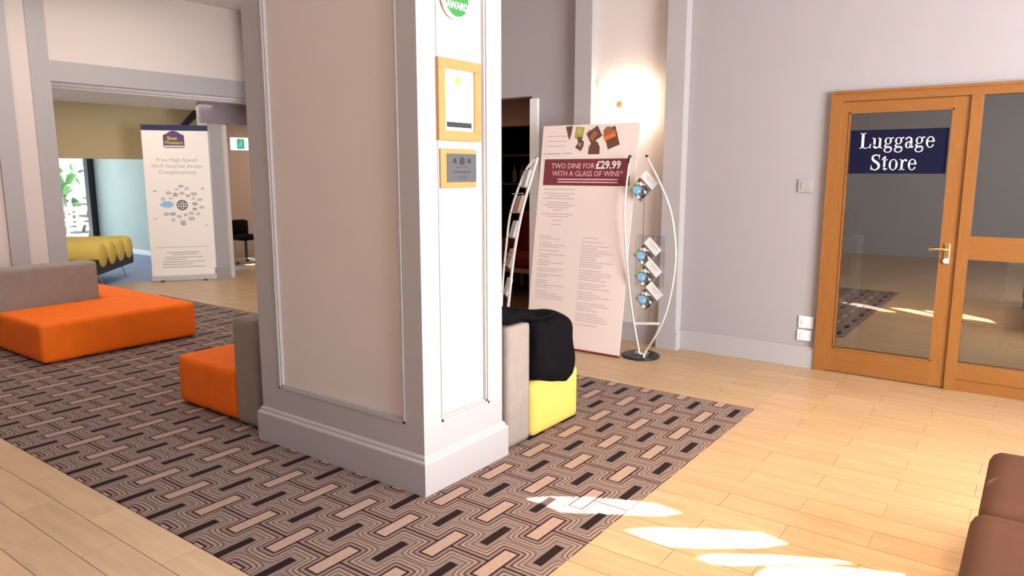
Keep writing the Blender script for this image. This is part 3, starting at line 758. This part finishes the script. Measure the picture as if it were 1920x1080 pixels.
leafy('palm', 'tall palm with arching fronds outside the garden window', -19.5, 7.9, 2.1, 16, 1.0, 'leaf')
leafy('fern', 'broad pale fern beside the picnic tables outside the window', -18.5, 7.0, 1.0, 18, .5, 'leaf2')
leafy('shrub', 'low leafy shrub behind the picnic tables in the garden', -22.2, 9.2, 1.3, 18, 1.1, 'leaf')
leafy('shrub', 'low pale shrub at the right edge of the garden view', -21.0, 11.4, 1.2, 18, 1.0, 'leaf2')

# ================================================================== YELLOW ROLL BENCH
A_, B_ = Vector((-9.92, 4.36)), Vector((-10.92, 5.30)); ab = (B_-A_).normalized(); nn = Vector((ab.y, -ab.x)); 
if nn.x > 0: nn = -nn
bn = thing('roll_bench', 'yellow bench of four upholstered rolls on a dark base in the inner lounge', 'bench', (-10.9, 4.4, 0))
def P2(s, t, z): p = A_+ab*s+nn*t; return (p.x, p.y, z)
LN = (B_-A_).length; LD = 1.15; rr = LN/8
for k in range(4):
    c = (k+.5)*LN/4
    bm = NB(); ringsn = []
    for (t, r) in ((0, rr*.86), (.02, rr*.97), (.05, rr), (LD-.05, rr), (LD-.02, rr*.97), (LD, rr*.86)):
        ringsn.append([bm.verts.new(P2(c+r*math.cos(2*PI*i/24), t, .44+r*math.sin(2*PI*i/24))) for i in range(24)])
    for a, b in zip(ringsn, ringsn[1:]):
        for i in range(24): bm.faces.new((a[i], a[(i+1) % 24], b[(i+1) % 24], b[i]))
    bm.faces.new(ringsn[0][::-1]); bm.faces.new(ringsn[-1])
    obj('roll', bm, 'yellow', bn, smooth=True)
def pbox(s0, s1, t0, t1, z0, z1):
    bm = NB(); v = [bm.verts.new(P2(s, t, z)) for z in (z0, z1) for (s, t) in ((s0, t0), (s1, t0), (s1, t1), (s0, t1))]
    for f in ((0, 1, 2, 3), (7, 6, 5, 4), (0, 4, 5, 1), (1, 5, 6, 2), (2, 6, 7, 3), (3, 7, 4, 0)): bm.faces.new([v[i] for i in f])
    return bm
obj('base', pbox(0, LN, .01, LD-.01, .20, .40), 'foot', bn)
for s in (.3, LN-.15):
    for t in (.15, LD-.15):
        obj('leg', tube(NB(), [P2(s, t, .22), P2(s+.05, t-.06, .004)], .012, 8), 'chrome', bn)

# ================================================================== MODULAR SOFAS
s1 = thing('modular_sofa', 'long orange tufted sofa block with a low grey backrest, at left on the carpet', 'sofa', (-7.3, 2.95, 0))
sx = [-6.36-.33*k for k in range(1, 3)]; sy = [2.30+.333*k for k in range(1, 4)]
obj('seat', cushion(-7.27, -6.36, 2.30, 3.62, .012, .335, .035, sx=sx, sy=sy), 'orange', s1, smooth=True)
obj('seat', cushion(-8.42, -7.272, 3.19, 3.62, .012, .335, .035, sx=[-7.6, -8.0], sy=[3.4]), 'orange', s1, smooth=True)
obj('seat', cushion(-8.42, -7.50, 2.30, 3.185, .012, .335, .035, sx=[-7.8, -8.1], sy=[2.6, 2.9]), 'orange', s1, smooth=True)
obj('backrest', cushion(-7.49, -7.275, 2.30, 3.18, .012, .70, .025, puff=0), 'greyf', s1, smooth=True, label='low grey velour backrest block')
obj('plinth', B(-8.38, -6.40, 2.34, 3.58, .004, .020), 'foot', s1)

s2 = thing('modular_sofa', 'orange seat block with grey backrest against the left side of the pillar', 'sofa', (-4.1, 2.9, 0))
obj('seat', cushion(-4.60, -3.925, 2.455, 3.60, .012, .335, .035, sx=[-4.26], sy=[2.8, 3.15]), 'orange', s2, smooth=True)
obj('backrest', cushion(-3.920, -3.70, 2.45, 3.60, .012, .675, .02, puff=0), 'greyf', s2, smooth=True, label='grey velour backrest block')
obj('plinth', B(-4.56, -3.72, 2.49, 3.56, .004, .020), 'foot', s2)

s3 = thing('modular_sofa', 'yellow seat block with grey backrest behind the pillar, a black bag on it', 'sofa', (-2.9, 3.4, 0))
obj('seat', cushion(-3.55, -2.275, 3.297, 3.805, .012, .345, .035, sx=[-2.7, -3.1], sy=[], dep=.008), 'yellow', s3, smooth=True)
obj('backrest', cushion(-3.55, -2.290, 3.075, 3.292, .012, .705, .018, puff=0), 'greyf', s3, smooth=True, label='grey velour backrest block')
obj('plinth', B(-3.5, -2.32, 3.11, 3.76, .004, .020), 'foot', s3)

# black bag slumped over the yellow seat's back
bg_ = thing('black_bag', 'soft black fabric bag slumped over the grey backrest onto the yellow seat', 'bag', (-2.55, 3.5, .35))
bm = cushion(-2.86, -2.268, 3.285, 3.722, .350, .700, .05, puff=.0, step=.028)
for v in bm.verts:
    x, y, z = v.co
    n = math.sin(x*23+z*9)*.008+math.sin(z*31+y*17)*.006+math.sin(y*26-x*12)*.007
    tz = (z-.35)/.35
    if x > -2.45:                                   # front droops over the seat edge into a point
        k = (x+2.45)/.18; dip = max(0, 1-abs(y-3.60)/.26)
        v.co.z -= (1-tz)*(.095*dip)*min(1, k)
        v.co.x += .030*min(1, k)
    v.co.y += n*.8; v.co.z += n*.6
    if z > .55 and y > 3.6: v.co.y -= .02*(z-.55)/.15
    if x > -2.3 : v.co.x += n*.5
    if tz > .8: v.co.z += .015*math.sin((x+3)*14)-.01*(y-3.28)/.45
    if y < 3.33: v.co.y = max(v.co.y, 3.297)
    if x < -2.42 and z < .42: v.co.z = max(v.co.z, .356)
obj('body', bm, 'black', bg_, smooth=True)
bm = cushion(-2.80, -2.300, 3.02, 3.40, .712, .775, .028, puff=.01, step=.025)
for v in bm.verts:
    n = math.sin(v.co.x*29+v.co.y*13)*.008
    v.co.z += n-(max(0, v.co.y-3.22))*.28+max(0, 3.16-v.co.y)*.25
    if v.co.y < 3.29: v.co.z = max(v.co.z, .709)
obj('flap', bm, 'black', bg_, smooth=True)
obj('strap', tube(NB(), spline([(-2.34, 3.08, .78), (-2.31, 3.2, .745), (-2.29, 3.34, .715), (-2.275, 3.45, .712), (-2.33, 3.60, .705)], 6), .011, 8), 'black', bg_, smooth=True)

# brown leather seat at the right edge
bs = thing('leather_bench', 'dark brown leather bench seat at the lower right beside the camera', 'bench', (.45, 2.6, 0))
obj('seat_cushion', cushion(-.088, .75, 2.79, 3.46, .22, .42, .045, step=.035, puff=.012), 'brown', bs, smooth=True)
obj('seat_cushion', cushion(-.105, .75, 2.10, 2.785, .22, .42, .045, step=.035, puff=.012), 'brown', bs, smooth=True)
obj('seat_cushion', cushion(-.105, .75, 1.42, 2.095, .22, .42, .045, step=.035, puff=.012), 'brown', bs, smooth=True)
obj('base', B(-.06, .72, 1.45, 3.43, .05, .225, .01), 'brown', bs)
for x in (-.02, .68):
    for y in (1.5, 3.38): obj('foot', cyl(NB(), (x, y, 0), (x, y, .05), .025, n=10), 'blackm', bs)

# ================================================================== ROLL-UP BANNER, left
bl = thing('rollup_banner', 'white roll-up banner with a blue top bar and a ring of grey icons', 'banner', (-9.895, 5.505, 0), math.atan2(.689, .498))
# local frame: x along width, facing local -y
W_, Hh = .85, 2.18
def LOC(bm): return bm
def lob(name, bm, m, par=None, label=None): return obj(name, bm, m, par or bl, local=True, label=label)
lob('base_case', box(NB(), -W_/2-.01, W_/2+.01, -.07, .07, .0, .075, .01), 'gprint')
for s in (-1, 1): lob('foot', box(NB(), s*.28-.02, s*.28+.02, -.15, .15, 0, .012), 'blackm')
lob('rear_pole', cyl(NB(), (0, .04, .07), (0, .04, Hh-.02), .012), 'chrome')
gx = lob('graphic_sheet', box(NB(), -W_/2, W_/2, -.003, 0, .07, Hh-.075), 'paper')
lob('top_band', box(NB(), -W_/2, W_/2, -.006, .003, Hh-.075, Hh), 'navy', None, 'navy blue top band')
lf = lambda x, z: Matrix.Translation((x, -.0035, z)) @ Matrix.Rotation(PI/2, 4, 'X')
def lg(name, bm, m, x, z, par=None): return obj(name, place(bm, lf(x, z)), m, par or gx, local=True)
lx = -.02
# crest logo with gold words
lg('logo', crest(0, 0, .270, .235), 'purple', lx, 1.985)
lg('logo_border', poly(NB(), [(-.125, -.105), (.125, -.105), (.125, -.088), (-.125, -.088)], .0008), 'whitep', lx, 1.985)
lg('logo_lettering', text_mesh('Best', .072, bold=.002, extrude=.003), 'yprint', lx-.02, 1.985+.012)
lg('logo_lettering', text_mesh('Western', .066, bold=.002, extrude=.003), 'yprint', lx, 1.985-.048)
for i, (tx, zz) in enumerate((('Free High-Speed', 1.70), ('Wi-Fi Internet Access', 1.615), ('Complimentary', 1.53))):
    lg('headline', text_mesh(tx, .078 if i != 1 else .075), 'gtext', .0, zz)
icx, icz = .03, 1.07
random.seed(3)
# globe
bm = NB(); 
for k in range(28):
    a0, a1 = 2*PI*k/28, 2*PI*(k+1)/28
    poly(bm, [(.072*math.cos(a0), .072*math.sin(a0)), (.072*math.cos(a1), .072*math.sin(a1)), (.060*math.cos(a1), .060*math.sin(a1)), (.060*math.cos(a0), .060*math.sin(a0))])
for zz in (-.035, 0, .035): rect(bm, 0, zz, 2*math.sqrt(.066**2-zz**2), .009)
for xx in (-.03, 0, .03): rect(bm, xx, 0, .009, 2*math.sqrt(.066**2-xx**2))
lg('globe_icon', bm, 'dtext', icx, icz)
lg('cloud_icon', poly(NB(), [(-.11, 0), (-.07, .02), (-.04, .05), (0, .045), (.03, .05), (.07, .02), (.08, 0), (.06, -.035), (.0, -.045), (-.06, -.035)]), 'blue', icx-.19, icz+.01)
shapes = []
for k in range(26):
    a = 2*PI*k/26+.1; rad = .16+.07*(k % 2)+random.uniform(-.015, .015)
    if abs(math.atan2(math.sin(a-PI), math.cos(a-PI))) < .35: continue
    x, z = icx+rad*1.1*math.cos(a), icz+rad*.98*math.sin(a); s = random.uniform(.022, .04)
    b_ = NB()
    if k % 3 == 0: ell(b_, 0, 0, s*1.2, s*.75)
    elif k % 3 == 1: rect(b_, 0, 0, s*2, s*1.2)
    else: poly(b_, [(-s, -s*.7), (s, -s*.5), (s*.7, s*.7), (-s*.4, s)])
    lg('small_icon', b_, 'gprint' if k % 4 else 'gtext', x, z)
bm = NB()
for (x, z, s) in ((-.31, 1.27, .02), (-.33, .88, .014), (.31, 1.30, .02), (.33, .78, .014), (.03, 1.335, .03), (.03, .80, .03)): rect(bm, x, z, s*2, s)
place(bm, Matrix.Translation((0, -.0035, 0)) @ Matrix.Rotation(PI/2, 4, 'X')); obj('tiny_marks', bm, 'gtext', gx, local=True, kind='stuff')
bm = NB(); rect(bm, 0, .475, .70, .006)
for (x, z, ww) in ((.0, .40, .44), (.02, .37, .34), (0, .33, .5), (-.11, .30, .28), (.0, .265, .56), (-.08, .23, .40), (0, .19, .56)): rect(bm, x, z, ww, .010)
place(bm, Matrix.Translation((0, -.0035, 0)) @ Matrix.Rotation(PI/2, 4, 'X')); obj('small_print', bm, 'gtext', gx, local=True, kind='stuff')

# ================================================================== MENU BANNER, right
mb = thing('menu_banner', 'tall leaning menu banner with a maroon price band and chocolates at the top', 'banner', (-3.24, 5.27, 0))
LEAN = math.atan2(.27, 1.94); WB, HB = .955, 1.965
def mrot(bm): return place(bm, Matrix.Rotation(-LEAN, 4, 'X'))
def mob(name, bm, m, par=None, label=None): return obj(name, mrot(bm), m, par or mb, local=True, label=label)
sheet = mob('graphic_sheet', box(NB(), -WB/2, WB/2, -.003, .003, .015, HB), 'paper2')
mob('bottom_rail', box(NB(), -WB/2, WB/2, -.01, .010, 0.002, .018), 'maroon')
mob('top_rail', box(NB(), -WB/2, WB/2-.14, .003, .010, HB-.03, HB-.005), 'paper2')
obj('rear_strut', tube(NB(), [(0, .268, 1.9), (0, .42, .0)], .010, 8), 'blackm', mb, local=True)
ml = lambda bm, x, z: place(bm, Matrix.Rotation(-LEAN, 4, 'X') @ Matrix.Translation((x, -.0032, z)) @ Matrix.Rotation(PI/2, 4, 'X'))
def mg(name, bm, m, x, z): return obj(name, ml(bm, x, z), m, sheet, local=True)
band = mg('price_band', rect(NB(), 0, 0, .850, .232), 'maroon', -.008, 1.552)
mg('band_lettering', text_mesh('TWO DINE FOR', .066, 'RIGHT', extrude=.0012, sxx=.93), 'pinkp', .085, 1.605)
mg('band_lettering', text_mesh('£29.99', .093, 'LEFT', bold=.0022, extrude=.0012, sxx=.95), 'whitep', .095, 1.612)
mg('band_lettering', text_mesh('WITH A GLASS OF WINE*', .066, 'CENTER', extrude=.0012, sxx=.93), 'pinkp', .01, 1.538)
bm = NB(); rect(bm, 0, 0, .60, .010, 0, .0014); rect(bm, 0, -.024, .60, .010, 0, .0014); mg('band_small_print', bm, 'pinkp', .02, 1.490)
# heading lines and menu columns: too small to read in the picture, printed as rules
bm = NB()
for (x, z, ww) in ((-.31, 1.87, .24), (-.32, 1.825, .20), (-.33, 1.785, .20)): rect(bm, x, z, ww, .008)
rect(bm, -.36, 1.715, .18, .014); rect(bm, -.20, 1.717, .09, .012)
ml(bm, 0, 0); obj('heading_print', bm, 'gtext2', sheet, local=True)
random.seed(11); bm = NB(); z = 1.40
while z > 1.08:
    rect(bm, -.255, z, random.choice((.10, .22, .30, .33)), .009); z -= random.choice((.022, .022, .036))
z = .98
while z > .42:
    ww = random.choice((.12, .22, .28, .30)); rect(bm, -.42+ww/2, z, ww, .008); z -= random.choice((.020, .020, .034))
z = .985
while z > .22:
    ww = random.choice((.16, .22, .28, .32)); rect(bm, .02+ww/2, z, ww, .008); z -= random.choice((.020, .020, .034))
ml(bm, 0, 0); obj('menu_print', bm, 'gtext2', sheet, local=True, kind='stuff')
# the chocolates along the top edge (flat print)
def ch(pts, m, x, z, rot=0, z0=0):
    c_, s_ = math.cos(rot), math.sin(rot); mg('chocolate', poly(NB(), [(a*c_-b*s_, a*s_+b*c_) for a, b in pts], z0, .0012), m, x, z)
sq = lambda a, b: [(-a, -b), (a, -b), (a, b), (-a, b)]
dome = lambda a, b: [(-a, -b), (a, -b), (a*.95, b*.1), (a*.5, b*.8), (0, b), (-a*.5, b*.8), (-a*.95, b*.1)]
ch([(-.035, .04), (.035, .04), (.02, -.03), (.005, -.075), (-.005, -.075), (-.02, -.02)], 'choc', -.20, 1.915, .1)
ch(sq(.042, .050), 'olivep', -.095, 1.895, -.1); ch(sq(.024, .026), 'yprint', -.098, 1.908, -.1, .0012); ch([(-.03, .02), (.03, .02), (.01, -.03), (-.01, -.03)], 'choc', -.088, 1.838)
ch(dome(.034, .045), 'choc', -.075, 1.79, -.5); ch(dome(.014, .018), 'tan', -.08, 1.795, -.5, .0012)
ch(sq(.062, .052), 'choc', .055, 1.875, .55); ch(sq(.040, .024), 'choc2', .048, 1.865, .95, .0012)
ch(dome(.056, .058), 'choc', .065, 1.765)
ch(sq(.058, .085), 'choc', .225, 1.845, .35); ch(sq(.056, .030), 'choco', .205, 1.865, .35, .0012); ch(dome(.045, .035), 'choc2', .19, 1.905, .35, .0024)

# ================================================================== LEAFLET RACK (front) and brochures
RY = 5.43
rk = thing('leaflet_rack', 'lens-shaped silver leaflet rack on a round black base beside the menu banner', 'display rack', (-2.640, RY, 0))
obj('base', lathe(NB(), [(.150, .0), (.158, .006), (.158, .016), (.148, .022), (.06, .026), (.0005, .026)], -2.640, RY, 40), 'blackm', rk, smooth=False)
obj('collar', lathe(NB(), [(.062, .026), (.062, .036), (.048, .044), (.0005, .044)], -2.632, RY, 28), 'chrome', rk, smooth=False)
def rp(x, z):
    yy = RY-.095*math.sin(PI*min(1, max(0, (z-.03)/1.63)))**.8; k = yy/RY
    return (x*k, yy, (z-EYE)*k+EYE if z > .1 else z)
obj('rod', tube(NB(), spline([rp(-2.655, .03), rp(-2.70, .22), rp(-2.748, .46), rp(-2.795, .80), rp(-2.822, 1.10), rp(-2.825, 1.32), rp(-2.79, 1.66)], 8), .0088, 8), 'silver', rk, smooth=True)
obj('rod', tube(NB(), spline([rp(-2.61, .03), rp(-2.51, .20), rp(-2.43, .39), rp(-2.375, .66), rp(-2.362, .92), rp(-2.41, 1.21), rp(-2.51, 1.44), rp(-2.64, 1.66)], 8), .0088, 8), 'silver', rk, smooth=True)
obj('cross_bar', cyl(NB(), (-2.695, RY-.045, .285), (-2.440, RY-.045, .315), .011), 'white', rk)
for x in (-2.655, -2.548): obj('support_rod', tube(NB(), [(x, RY-.045, .300), (x, RY+.006, .40), (x, RY+.006, 1.50)], .004, 6), 'chrome', rk)
for (x, z) in ((-2.79, 1.664), (-2.64, 1.664)): obj('tip', cyl(NB(), (x, RY, z-.006), (x, RY, z+.014), .013, .011, 10), 'blackm', rk)
for (a, b) in ((1.55, 1.665), (1.43, 1.51)): obj('clip', B(-2.80, -2.785, RY-.018, RY-.008, a, b), 'blackm', rk)
labs = ['topmost tilted brochure on the rack, alone near the top', 'upper brochure of the lower three on the rack', 'middle brochure of the lower three on the rack', 'lowest brochure on the rack, above the cross bar']
cent = [(-2.653, 1.425), (-2.600, .890), (-2.585, .715), (-2.568, .527)]
ROT = -math.radians(44)
def broch(i, first=None):
    cx, cz = cent[i]
    t = thing('brochure', labs[i], 'brochure', (cx, RY-.02-.006*i*(i > 0), cz), 0, 'tilted brochures on the leaflet rack'); t.rotation_euler = (0, -ROT, 0)
    L2 = lambda bm: place(bm, Matrix.Rotation(PI/2, 4, 'X'))
    p = obj('pages', L2(rect(NB(), 0, 0, .150, .212, -.003, .004)), 'paperw', t, local=True)
    bm = NB(); rect(bm, 0, -.035, .148, .138, .001, .0006); obj('cover_photo', L2(bm), 'timber', p, local=True)
    bm = poly(NB(), [(-.045, -.035), (-.005, -.020), (.02, -.045), (.012, -.085), (-.03, -.098), (-.06, -.075)], .0016, .0006); obj('blue_motif', L2(bm), 'blue', p, local=True)
    bm = NB()
    for (x, y, s) in ((.03, -.09, .016), (-.03, .0, .018), (.045, -.02, .013), (-.005, .012, .012), (-.055, -.02, .012), (.0, -.055, .008)): ell(bm, x, y, s, s*.8, .0022, .0006, 10)
    obj('white_motif', L2(bm), 'whitep', p, local=True, kind='stuff')
    bm = NB()
    for (x, y, a, b) in ((.058, -.055, .010, .032), (.02, .005, .03, .010), (-.06, .012, .008, .02), (.03, -.035, .012, .010)): rect(bm, x, y, a*2, b, .0028, .0006)
    obj('dark_motif', L2(bm), 'dtext', p, local=True, kind='stuff')
    bm = poly(NB(), [(-.074, -.100), (-.060, -.100), (-.060, .032), (-.074, .032)], .0022, .0006); obj('green_edge', L2(bm), 'olivep', p, local=True)
    bm = NB(); rect(bm, .0, .085, .09, .006, .0011, .0005); rect(bm, .0, .070, .06, .005, .0011, .0005); obj('title_print', L2(bm), 'gtext2', p, local=True)
for i in range(4): broch(i)
for (cx, cz) in cent:
    b_ = NB(); rect(b_, 0, -.02, .158, .20, -.0085, .003); place(b_, Matrix.Rotation(PI/2, 4, 'X')); place(b_, Matrix.Rotation(-ROT, 4, 'Y')); place(b_, Matrix.Translation((cx, RY-.010, cz)))
    obj('acrylic_holder', b_, 'clear', rk)
obj('acrylic_panel', B(-2.725, -2.46, RY+.012, RY+.015, .60, 1.03), 'clear', rk)

# second rack: bow-shaped, left of the banner
r2 = thing('leaflet_rack', 'bow-shaped wire leaflet rack between the pillar and the menu banner', 'display rack', (-3.86, 5.1, 0))
ra = spline([(-3.76, 5.0, .03), (-3.735, 5.0, .25), (-3.705, 5.0, .48), (-3.655, 5.0, .84), (-3.575, 5.0, 1.20), (-3.47, 5.0, 1.51), (-3.415, 5.0, 1.66)], 8)
rb2 = spline([(-4.0, 5.27, .03), (-3.995, 5.27, .30), (-3.975, 5.27, .60), (-3.945, 5.27, .84), (-3.89, 5.27, 1.18), (-3.74, 5.27, 1.53), (-3.62, 5.27, 1.66)], 8)
obj('rod', tube(NB(), ra, .013, 8), 'silver', r2, smooth=True); obj('rod', tube(NB(), rb2, .010, 8), 'silver', r2, smooth=True)
obj('base', lathe(NB(), [(.22, 0), (.225, .012), (.20, .024), (.0005, .03)], -3.88, 5.13, 36), 'blackm', r2)
def at_z(sp, z): return min(sp, key=lambda p: abs(p.z-z))
lv = (.46, .72, .96, 1.20, 1.42)
for z in lv:
    p, q = at_z(ra, z), at_z(rb2, z)
    obj('shelf_bar', cyl(NB(), p, q, .006, n=6), 'silver', r2)
obj('top_bar', cyl(NB(), ra[-1], rb2[-1], .008, n=8), 'blackm', r2)
for z in (.70, 1.24): 
    p, q = at_z(ra, z), at_z(rb2, z); d = (q-p)
    bm = NB(); cyl(bm, p+Vector((0, 0, .12)), q+Vector((0, 0, .12)), .004, n=6); obj('retaining_wire', bm, 'silver', r2)
lb2 = ['grey leaflet stack in the lowest pocket of the bow-shaped rack', 'grey leaflet stack in the second pocket up of the bow-shaped rack', 'grey leaflet stack in the middle pocket of the bow-shaped rack', 'grey leaflet stack in the fourth pocket up of the bow-shaped rack', 'grey leaflet stack in the top pocket of the bow-shaped rack']
for i, z in enumerate(lv):
    p, q = at_z(ra, z), at_z(rb2, z); m_ = p.lerp(q, .5); d = (q-p).normalized(); n3 = Vector((-d.y, d.x, 0)).normalized()
    bm = NB(); hw_ = (q-p).length*.21
    c0 = [m_+d*s*hw_+n3*t+Vector((u, 0, zz)) for (zz, u) in ((.008, 0), (.15, .05)) for (s, t) in ((-1, -.014), (1, -.014), (1, .010), (-1, .010))]
    v = [bm.verts.new(c) for c in c0]
    for f in ((0, 1, 2, 3), (7, 6, 5, 4), (0, 4, 5, 1), (1, 5, 6, 2), (2, 6, 7, 3), (3, 7, 4, 0)): bm.faces.new([v[k] for k in f])
    o = obj('leaflet_stack', bm, 'tan' if i % 2 else 'gprint'); tag(o, lb2[i], 'leaflets', 'leaflets in the bow-shaped rack')
    bm = NB(); off = n3*-.017
    v = [bm.verts.new(c) for c in (m_-d*hw_*1.1+off, m_+d*hw_*1.1+off, m_+d*hw_*1.1+off+Vector((.02, 0, .12)), m_-d*hw_*1.1+off+Vector((.02, 0, .12)))]; bm.faces.new(v)
    obj('acrylic_pocket', bm, 'clear', r2)

# ================================================================== REST OF THE ROOM (outside the frame; keeps the light in)
obj('wall_front', B(-9.4, 3.6, -3.2, -3.1, 0, CEIL), 'lilac', kind='structure')
wrt = structure('wall_right')
obj('wall_surface', B(3.42, 3.52, -3.1, 5.95, 0, CEIL), 'lilac', wrt)
# added unseen sheet in the ceiling opening, cut to shape the floor sun patches
rl = structure('sun_patch_shaper')
def up(px, py):
    t = CEIL/math.tan(SUN_EL); return (px+t*SUN_AZ.x, py+t*SUN_AZ.y)
gaps = [((-1.842, 2.665), (-1.765, 2.746), (-1.618, 2.847), (-1.327, 2.992), (-1.188, 2.977), (-1.236, 2.909), (-1.435, 2.773), (-1.631, 2.651), (-1.762, 2.671)),
        ((-1.316, 2.683), (-1.225, 2.773), (-0.992, 2.920), (-0.835, 3.007), (-0.716, 2.982), (-0.797, 2.882), (-0.974, 2.746), (-1.103, 2.665), (-1.201, 2.667)),
        ((-0.975, 2.647), (-0.937, 2.708), (-0.742, 2.844), (-0.505, 2.967), (-0.458, 2.977), (-0.688, 2.803), (-0.839, 2.680), (-0.902, 2.644)),
        ((-0.736, 2.666), (-0.716, 2.756), (-0.548, 2.887), (-0.370, 2.970), (-0.265, 3.012), (-0.346, 2.819), (-0.746, 2.525))]
RX0, RX1, RY0, RY1 = -.2, 2.4, 3.2, 4.4
bl_ = NB(); loops = [[(RX0, RY0), (RX1, RY0), (RX1, RY1), (RX0, RY1)]]+[[up(*p) for p in g] for g in gaps]
edges_ = []
for l in loops:
    vv = [bl_.verts.new((x, y, CEIL+.05)) for x, y in l]
    for k in range(len(vv)): edges_.append(bl_.edges.new((vv[k], vv[(k+1) % len(vv)])))
bmesh.ops.triangle_fill(bl_, use_beauty=True, edges=edges_)
obj('sun_patch_mask', bl_, 'white', rl)
